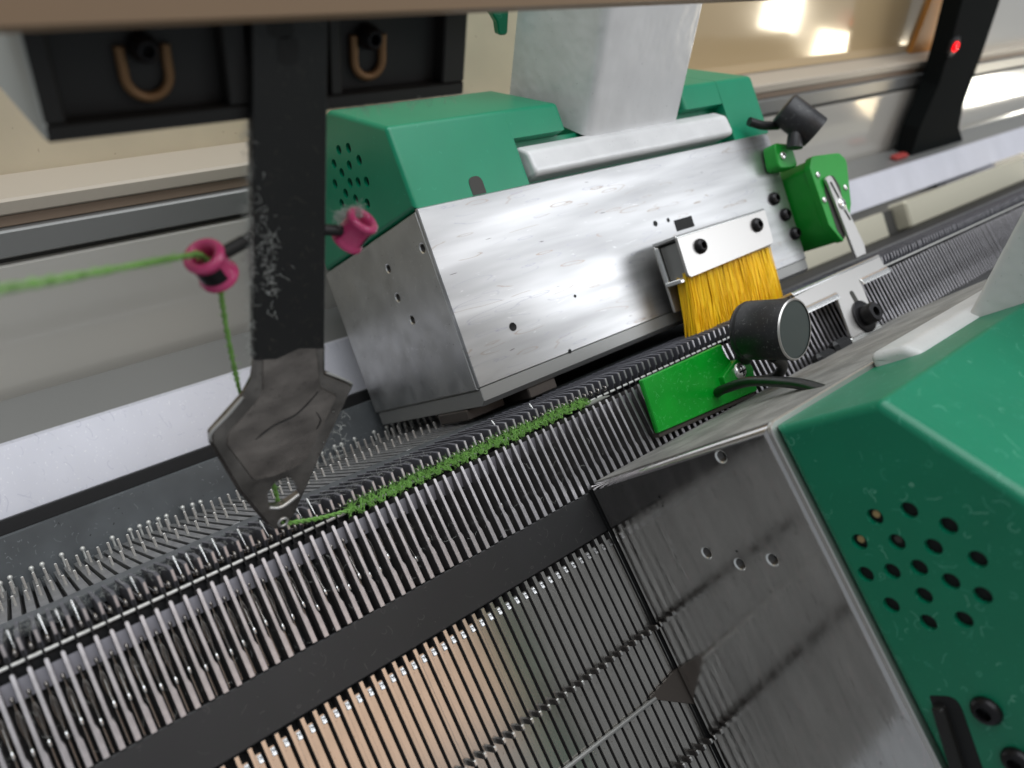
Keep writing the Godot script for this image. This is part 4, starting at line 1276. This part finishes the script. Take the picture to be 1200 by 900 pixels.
func feeder() -> void:
	var t := thing("feeder_rail", "tan rail edge across the top, above the black feeder carrier", "rail", Vector3(0, 139, 6))
	var b := mb()
	b.box(Vector3(-80, 138.6, -16), Vector3(240, 152, 12), 1.2)
	part("rail_body", b, M.tan, t)

	t = thing("feeder_carrier", "black box carrier with two recessed pockets under the tan rail", "carrier", Vector3(33, 118, -8))
	b = mb()
	b.box(Vector3(33.5, 118.4, -13), Vector3(120.6, 138.4, -8.0), 0.5)
	part("back_plate", b, M.carrier, t)
	b = mb()
	b.box(Vector3(32.6, 117.7, -13.5), Vector3(120.9, 120.7, -4.4), 0.4)
	for q in [[32.6, 36.2], [64.6, 69.2], [86.2, 89.0], [114.6, 120.9]]:
		b.box(Vector3(q[0], 120.6, -13.5), Vector3(q[1], 138.4, -4.4), 0.4)
	part("front_frame", b, M.carrier, t)
	b = mb()
	b.box(Vector3(32.3, 118.0, -40), Vector3(33.4, 138.0, -4.6), 0.4)
	part("end_plate", b, M.lint, t)
	for q in [[51.3, 126.8, 5.0, 9.5], [96.8, 126.4, 4.4, 8.0]]:
		b = mb()
		var loop: Array = []
		for k in 13:
			var a2 := PI + PI * k / 12
			loop.append(Vector3(q[0] + cos(a2) * q[2] * 0.78, q[1] + sin(a2) * q[2] * 0.78, -7.2))
		loop.push_front(Vector3(q[0] - q[2] * 0.78, q[1] + 5.0, -7.2))
		loop.append(Vector3(q[0] + q[2] * 0.78, q[1] + 5.0, -7.2))
		b.tube(loop, 0.95, 8)
		part("brass_loop", b, M.brass, t)
		screw(t, Vector3(q[0], q[1] + 4.6, -8.0), Vector3.BACK, 2.6, 4.0, M.screw)

	t = thing("yarn_feeder", "black hanging feeder arm with a dark steel arrow-shaped tip", "yarn feeder", Vector3(75, 62, -4))
	b = mb()
	b.prism(rounded(V2([69.9, 138.3, 62.7, 63.2, 68, 61.6, 74, 62.6, 80.6, 60.4, 85.3, 138.3]), [0, 0.5, 1, 1, 0.5, 0], 3), Vector3.ZERO, Vector3.RIGHT, Vector3.UP, Vector3.BACK, -4.6, -2.2, 0.2, 0.25)
	var strap := part("strap", b, M.black, t)
	for q in [[76.3, 130.5, 2.2, 2.6], [75.2, 134.8, 2.6, 2.0]]:
		b = mb()
		b.prism(rounded(V2([q[0] - q[2], q[1] - q[3], q[0] + q[2], q[1] - q[3], q[0] + q[2], q[1] + q[3], q[0] - q[2], q[1] + q[3]]), 1.6, 4), Vector3.ZERO, Vector3.RIGHT, Vector3.UP, Vector3.BACK, -2.4, -2.15)
		piece("opening", b.st.commit(), M.screw_hole, strap)
	# the tip: a plate with a slot for the yarn and a ring at its end
	var outline := rounded(V2([63.6, 67.0, 61.9, 58.2, 59.2, 54.2, 50.0, 46.6, 49.8, 43.0, 54.7, 24.6, 60.9, 8.4, 63.4, 5.0, 66.4, 4.9, 69.3, 7.9, 76.9, 23.1, 88.9, 45.4, 87.6, 47.3, 80.8, 52.9, 81.2, 60.5, 80.0, 66.8, 71.2, 67.0]), [0.5, 2, 2, 1.4, 1.4, 8, 2, 1.4, 1.4, 2, 8, 1.0, 1.0, 1.5, 1, 1, 2], 4)
	var slot := rounded(V2([64.6, 23.3, 68.6, 23.2, 70.2, 19.0, 70.9, 15.6, 65.6, 14.0, 62.0, 15.4, 61.9, 20.4]), [2, 2, 1, 1, 1.5, 1, 1.5], 4)
	b = mb()
	var rim := MB.inset(outline, 0.9) if MB.area(outline) > 0 else MB.inset(outline, -0.9)
	for piece2 in [[slot, Vector2(66.0, 18.5)]]:
		var strip_l := PackedVector2Array([Vector2(-999, -999), Vector2(66.0, -999), Vector2(66.0, 999), Vector2(-999, 999)])
		var strip_r := PackedVector2Array([Vector2(66.0, -999), Vector2(999, -999), Vector2(999, 999), Vector2(66.0, 999)])
		var eye := MB.circle(Vector2(65.3, 7.6), 1.1, 14)
		for z in [-2.5, -4.1]:
			for sp in [strip_l, strip_r]:
				for whole in Geometry2D.intersect_polygons(rim if z > -3.0 else outline, sp):
					for less in Geometry2D.clip_polygons(whole, slot):
						for least in Geometry2D.clip_polygons(less, eye):
							var ix: PackedInt32Array = Geometry2D.triangulate_polygon(least)
							for k in range(0, ix.size(), 3):
								b.tri(v3(least[ix[k]], z), v3(least[ix[k + 1]], z), v3(least[ix[k + 2]], z), Vector3(0, 0, 1 if z > -3.0 else -1))
		for ring in [slot, eye]:
			for i in ring.size():
				var p: Vector2 = ring[i]
				var q: Vector2 = ring[(i + 1) % ring.size()]
				var mid: Vector2 = (slot[0] + slot[4]) * 0.5 if ring == slot else Vector2(65.3, 7.6)
				b.quad(v3(p, -2.5), v3(q, -2.5), v3(q, -4.1), v3(p, -4.1), v3(mid - (p + q) * 0.5, 0))
	for i in outline.size():
		var j := (i + 1) % outline.size()
		var out2: Vector2 = (outline[j] - outline[i]).orthogonal()
		if MB.area(outline) < 0:
			out2 = -out2
		out2 = -out2
		if out2.dot(outline[i] - rim[i]) < 0:
			out2 = -out2
		out2 = out2.normalized()
		b.quad(v3(rim[i], -2.5), v3(rim[j], -2.5), v3(outline[j], -3.3), v3(outline[i], -3.3), Vector3(out2.x, out2.y, 1))
		b.quad(v3(outline[i], -3.3), v3(outline[j], -3.3), v3(outline[j], -4.1), v3(outline[i], -4.1), Vector3(out2.x, out2.y, 0))
	var tip := part("tip_plate", b, M.tip, t)
	b = mb()
	b.prism(rounded(V2([61.2, 50.6, 54.2, 45.0, 53.4, 41.6, 58.6, 27.2, 63.5, 25.6, 69.5, 25.4, 73.6, 26.4, 83.6, 44.4, 79.0, 49.2, 78.4, 65.5, 64.9, 65.5, 63.8, 54.0]), 1.4, 3), Vector3.ZERO, Vector3.RIGHT, Vector3.UP, Vector3.BACK, -2.6, -2.26, 0.0, 0.22)
	piece("raised_middle", b.st.commit(), M.tip_middle, tip)
	tip.set_meta("label", "dark steel arrow-shaped tip with a yarn slot")
	# folded rim along the tip's upper left edge, the shelf of the slot and the ring of the eye
	b = mb()
	b.tube(curve([Vector3(59.0, 53.9, -2.5), Vector3(54.5, 50.1, -2.4), Vector3(50.4, 46.8, -2.5), Vector3(50.0, 44.2, -2.6)], 4), [0.3, 0.45, 0.5, 0.5, 0.5, 0.5, 0.5, 0.5, 0.45, 0.4, 0.35, 0.3, 0.2], 6)
	piece("worn_rim", b.st.commit(), M.bare, tip)
	b = mb()
	b.tube(curve([Vector3(80.9, 52.8, -2.6), Vector3(85.2, 49.4, -2.5), Vector3(88.4, 46.4, -2.6)], 4), [0.25, 0.4, 0.4, 0.4, 0.4, 0.4, 0.4, 0.3, 0.2], 6)
	piece("worn_rim_001", b.st.commit(), M.bare, tip)
	b = mb()
	b.tube(curve([Vector3(61.9, 15.3, -2.2), Vector3(65.4, 14.0, -1.9), Vector3(70.6, 15.6, -2.2)], 5), 0.5, 8)
	piece("slot_lip", b.st.commit(), M.bare, tip)
	b = mb()
	var ringp: Array = []
	for k in 15:
		ringp.append(Vector3(65.3 + cos(TAU * k / 14) * 1.35, 7.6 + sin(TAU * k / 14) * 1.35, -2.4))
	b.tube(ringp, 0.42, 8)
	piece("eye_ring", b.st.commit(), M.bare, tip)
	b = mb()
	b.tube(curve([Vector3(60.5, 40.0, -2.24), Vector3(65.5, 42.3, -2.24), Vector3(72, 43.4, -2.24), Vector3(78.5, 48.2, -2.24)], 5), [0.1, 0.2, 0.3, 0.35, 0.3, 0.3, 0.35, 0.4, 0.4, 0.35, 0.3, 0.3, 0.3, 0.25, 0.2, 0.1], 5, 0.5)
	piece("dirt_line", b.st.commit(), M.screw_hole, tip)
	b = mb()
	b.tube(curve([Vector3(77.2, 42.0, -2.24), Vector3(78.4, 38.5, -2.24), Vector3(77.0, 36.0, -2.24)], 4), [0.1, 0.2, 0.25, 0.3, 0.3, 0.3, 0.25, 0.2, 0.1], 5, 0.5)
	piece("dirt_line", b.st.commit(), M.screw_hole, tip)
	# arms with magenta ceramic eyelets
	b = mb()
	b.tube([Vector3(66.5, 93.2, -4.2), Vector3(59.0, 90.8, -4.0)], 1.5, 8)
	part("eyelet_arm", b, M.black, t)
	b = mb()
	b.tube([Vector3(81.5, 91.6, -4.2), Vector3(88, 90.0, -4.0)], 1.4, 8)
	part("eyelet_arm", b, M.black, t)
	eyelet(t, Vector3(56.4, 89.0, -3.4), Vector3(-0.434, 0.869, 0.228), Vector3(-0.35, -0.4, 0.85), 1.02, 4.4)
	eyelet(t, Vector3(90.6, 89.6, -3.6), Vector3(0.40, 0.83, 0.38), Vector3(0.75, -0.5, 0.45), 0.95, 4.3)


static func v3(p: Vector2, z: float) -> Vector3:
	return Vector3(p.x, p.y, z)


# ---------------------------------------------------------------- the green yarn
func ply(path: Array, r: float, b: MB) -> void:   # a two-ply strand: two threads wound round each other
	for strand in 2:
		var out: Array = []
		var along := 0.0
		for i in path.size():
			if i > 0:
				along += (path[i] - path[i - 1]).length()
			var t: Vector3 = (path[mini(i + 1, path.size() - 1)] - path[maxi(i - 1, 0)]).normalized()
			var u := MB.across(t)
			var v := t.cross(u)
			var ph := along * 1.5 + PI * strand
			out.append(path[i] + (u * cos(ph) + v * sin(ph)) * r * 0.5)
		b.tube(out, r * 0.62, 6)


func yarn() -> void:
	var t := thing("green_yarn", "fuzzy green yarn running through the feeder to the needles", "yarn", Vector3(70, 5, -4))
	var strand_path: Array = curve([Vector3(-2, 130.5, 66), Vector3(16.6, 117.0, 42.5), Vector3(35.5, 104.6, 19.5), Vector3(49.5, 95.4, 2.4), Vector3(54.3, 92.1, -3.0), Vector3(56.6, 88.5, -3.4), Vector3(57.6, 84.6, -3.8), Vector3(58.3, 70, -5.0), Vector3(60.0, 50, -6.2), Vector3(63.5, 28, -6.4), Vector3(65.3, 17.5, -5.4), Vector3(65.6, 9.5, -4.6), Vector3(66.0, 6.4, -3.2), Vector3(70.0, 4.0, -3.4), Vector3(78.0, 1.0, -3.6), Vector3(88.0, -1.4, -3.8)], 12)
	var b := mb()
	ply(strand_path, 0.66, b)
	part("strand", b, M.yarn, t)
	# the loops: over one front needle, back over the next rear one
	b = mb()
	var loops: Array = []
	var x := 86.0
	var k := 0
	while x < 188.0:
		var f := k % 4
		var z: float = [-2.5, -3.6, -5.2, -4.0][f]
		var y: float = [-0.6, 0.2, 0.2, -0.2][f]
		loops.append(Vector3(x + rng.randfn() * 0.15, y - 0.8 + rng.randfn() * 0.25, z + rng.randfn() * 0.3))
		x += PITCH / 4
		k += 1
	var lp := curve(loops, 4)
	ply(lp, 0.4, b)
	var second: Array = []
	for p in loops:
		second.append(p + Vector3(0.9 + rng.randfn() * 0.3, -0.5 + rng.randfn() * 0.4, 0.3 + rng.randfn() * 0.5))
	ply(curve(second, 4), 0.3, b)
	part("stitches", b, M.yarn, t)
	b = mb()
	var hair := func() -> Array:
		var q: Vector3 = lp[rng.randi() % lp.size()]
		return [q + Vector3(rng.randfn(), rng.randfn() * 0.5, rng.randfn() * 0.5) * 0.5, Vector3(rng.randfn() * 0.8, 0.7 + rng.randf(), rng.randfn()), rng.randf_range(0.9, 2.8)]
	b = fibres(hair, 2300, 0.045, 0.4)
	var hair2 := func() -> Array:
		var q: Vector3 = strand_path[rng.randi() % strand_path.size()]
		return [q, Vector3(rng.randfn(), rng.randfn(), rng.randfn()), rng.randf_range(0.8, 2.0)]
	var fz := part("fuzz", b, M.fuzz, t)
	fz.set_meta("kind", "stuff")
	b = fibres(hair2, 420, 0.045, 0.5)
	fz = part("strand_fuzz", b, M.fuzz, t)
	fz.set_meta("kind", "stuff")
	# a grey knotted lump at the end of the row, by the green plate
	t = thing("lint_tuft", "grey lump of lint at the end of the green stitches, by the green plate", "lint", Vector3(192, -2, -4))
	b = mb()
	b.tube(curve([Vector3(187, -3.2, -3.6), Vector3(191, -2.4, -3.2), Vector3(196, -2.6, -3.4), Vector3(201, -3.6, -3.8)], 5), [0.2, 0.3, 0.5, 0.7, 0.8, 0.9, 0.9, 0.9, 0.8, 0.8, 0.7, 0.6, 0.5, 0.4, 0.3, 0.2], 8)
	part("lump", b, M.lump, t)


# ---------------------------------------------------------------- lint and dust
func lint() -> void:
	base_now = Vector3.ZERO
	var spot := func() -> Array:
		var kind := rng.randf()
		if kind < 0.62:    # on the rear fins
			var r := absf(rng.randfn()) * 9.0 + 1.0
			return [of_rear(rng.randf_range(-20, 120), r, rng.randf_range(-0.6, 0.7)), rear_axes * Vector3(rng.randfn(), rng.randf_range(0, 0.5), rng.randfn() * 0.7), rng.randf_range(0.6, 2.6)]
		if kind < 0.85:   # caught between the front fins
			return [of_front(rng.randf_range(-20, 185), rng.randf_range(6, 27), rng.randf_range(-4.0, 0.1)), front_axes * Vector3(rng.randfn(), rng.randf_range(0, 0.4), rng.randfn()), rng.randf_range(0.8, 3.0)]
		return [of_rear(rng.randf_range(-20, 150), rng.randf_range(40, 120), -1.0), rear_axes * Vector3(rng.randfn(), 0.1, rng.randfn()), rng.randf_range(0.8, 3.0)]
	var b := fibres(spot, 1100, 0.03, 0.4)
	var o := part("lint", b, M.lint, self)
	o.set_meta("kind", "stuff")
	tag(o, "pale lint and loose fibres caught on both needle beds", "lint")
	# fluff on the feeder's edges
	base_now = Vector3.ZERO
	var edge := func() -> Array:
		var v := rng.randf()
		if v < 0.45:
			var y := rng.randf_range(64, 118) if rng.randf() < 0.6 else 91 + rng.randfn() * 5
			return [Vector3(62.7 + (y - 63.2) * 0.0959, y, rng.randf_range(-4.6, -2.2)), Vector3(-1 + rng.randfn() * 0.6, rng.randfn(), rng.randfn()), rng.randf_range(0.8, 3.2)]
		if v < 0.53:
			return [Vector3(66.5 + absf(rng.randfn()) * 2.2, 88 + rng.randfn() * 7, -2.15), Vector3(rng.randfn(), rng.randfn(), 0.5), rng.randf_range(0.8, 3.0)]
		if v < 0.75:
			return [Vector3(rng.randf_range(86, 93), rng.randf_range(92, 95), -4), Vector3(rng.randfn(), 0.5 + rng.randf(), rng.randfn()), rng.randf_range(0.8, 2.6)]
		if v < 0.79:
			return [Vector3(rng.randf_range(79, 86), rng.randf_range(22, 40), -3.4), Vector3(1, rng.randfn(), rng.randfn()), rng.randf_range(0.8, 3.5)]
		return [Vector3(rng.randf_range(90, 122), 117.6, rng.randf_range(-12, -5)), Vector3(rng.randfn(), -0.6, rng.randfn()), rng.randf_range(0.8, 4.0)]
	b = fibres(edge, 1200, 0.042, 0.5)
	o = part("feeder_fluff", b, M.lint, self)
	o.set_meta("kind", "stuff")
	tag(o, "pale fluff clinging to the black feeder arm and carrier", "fluff")
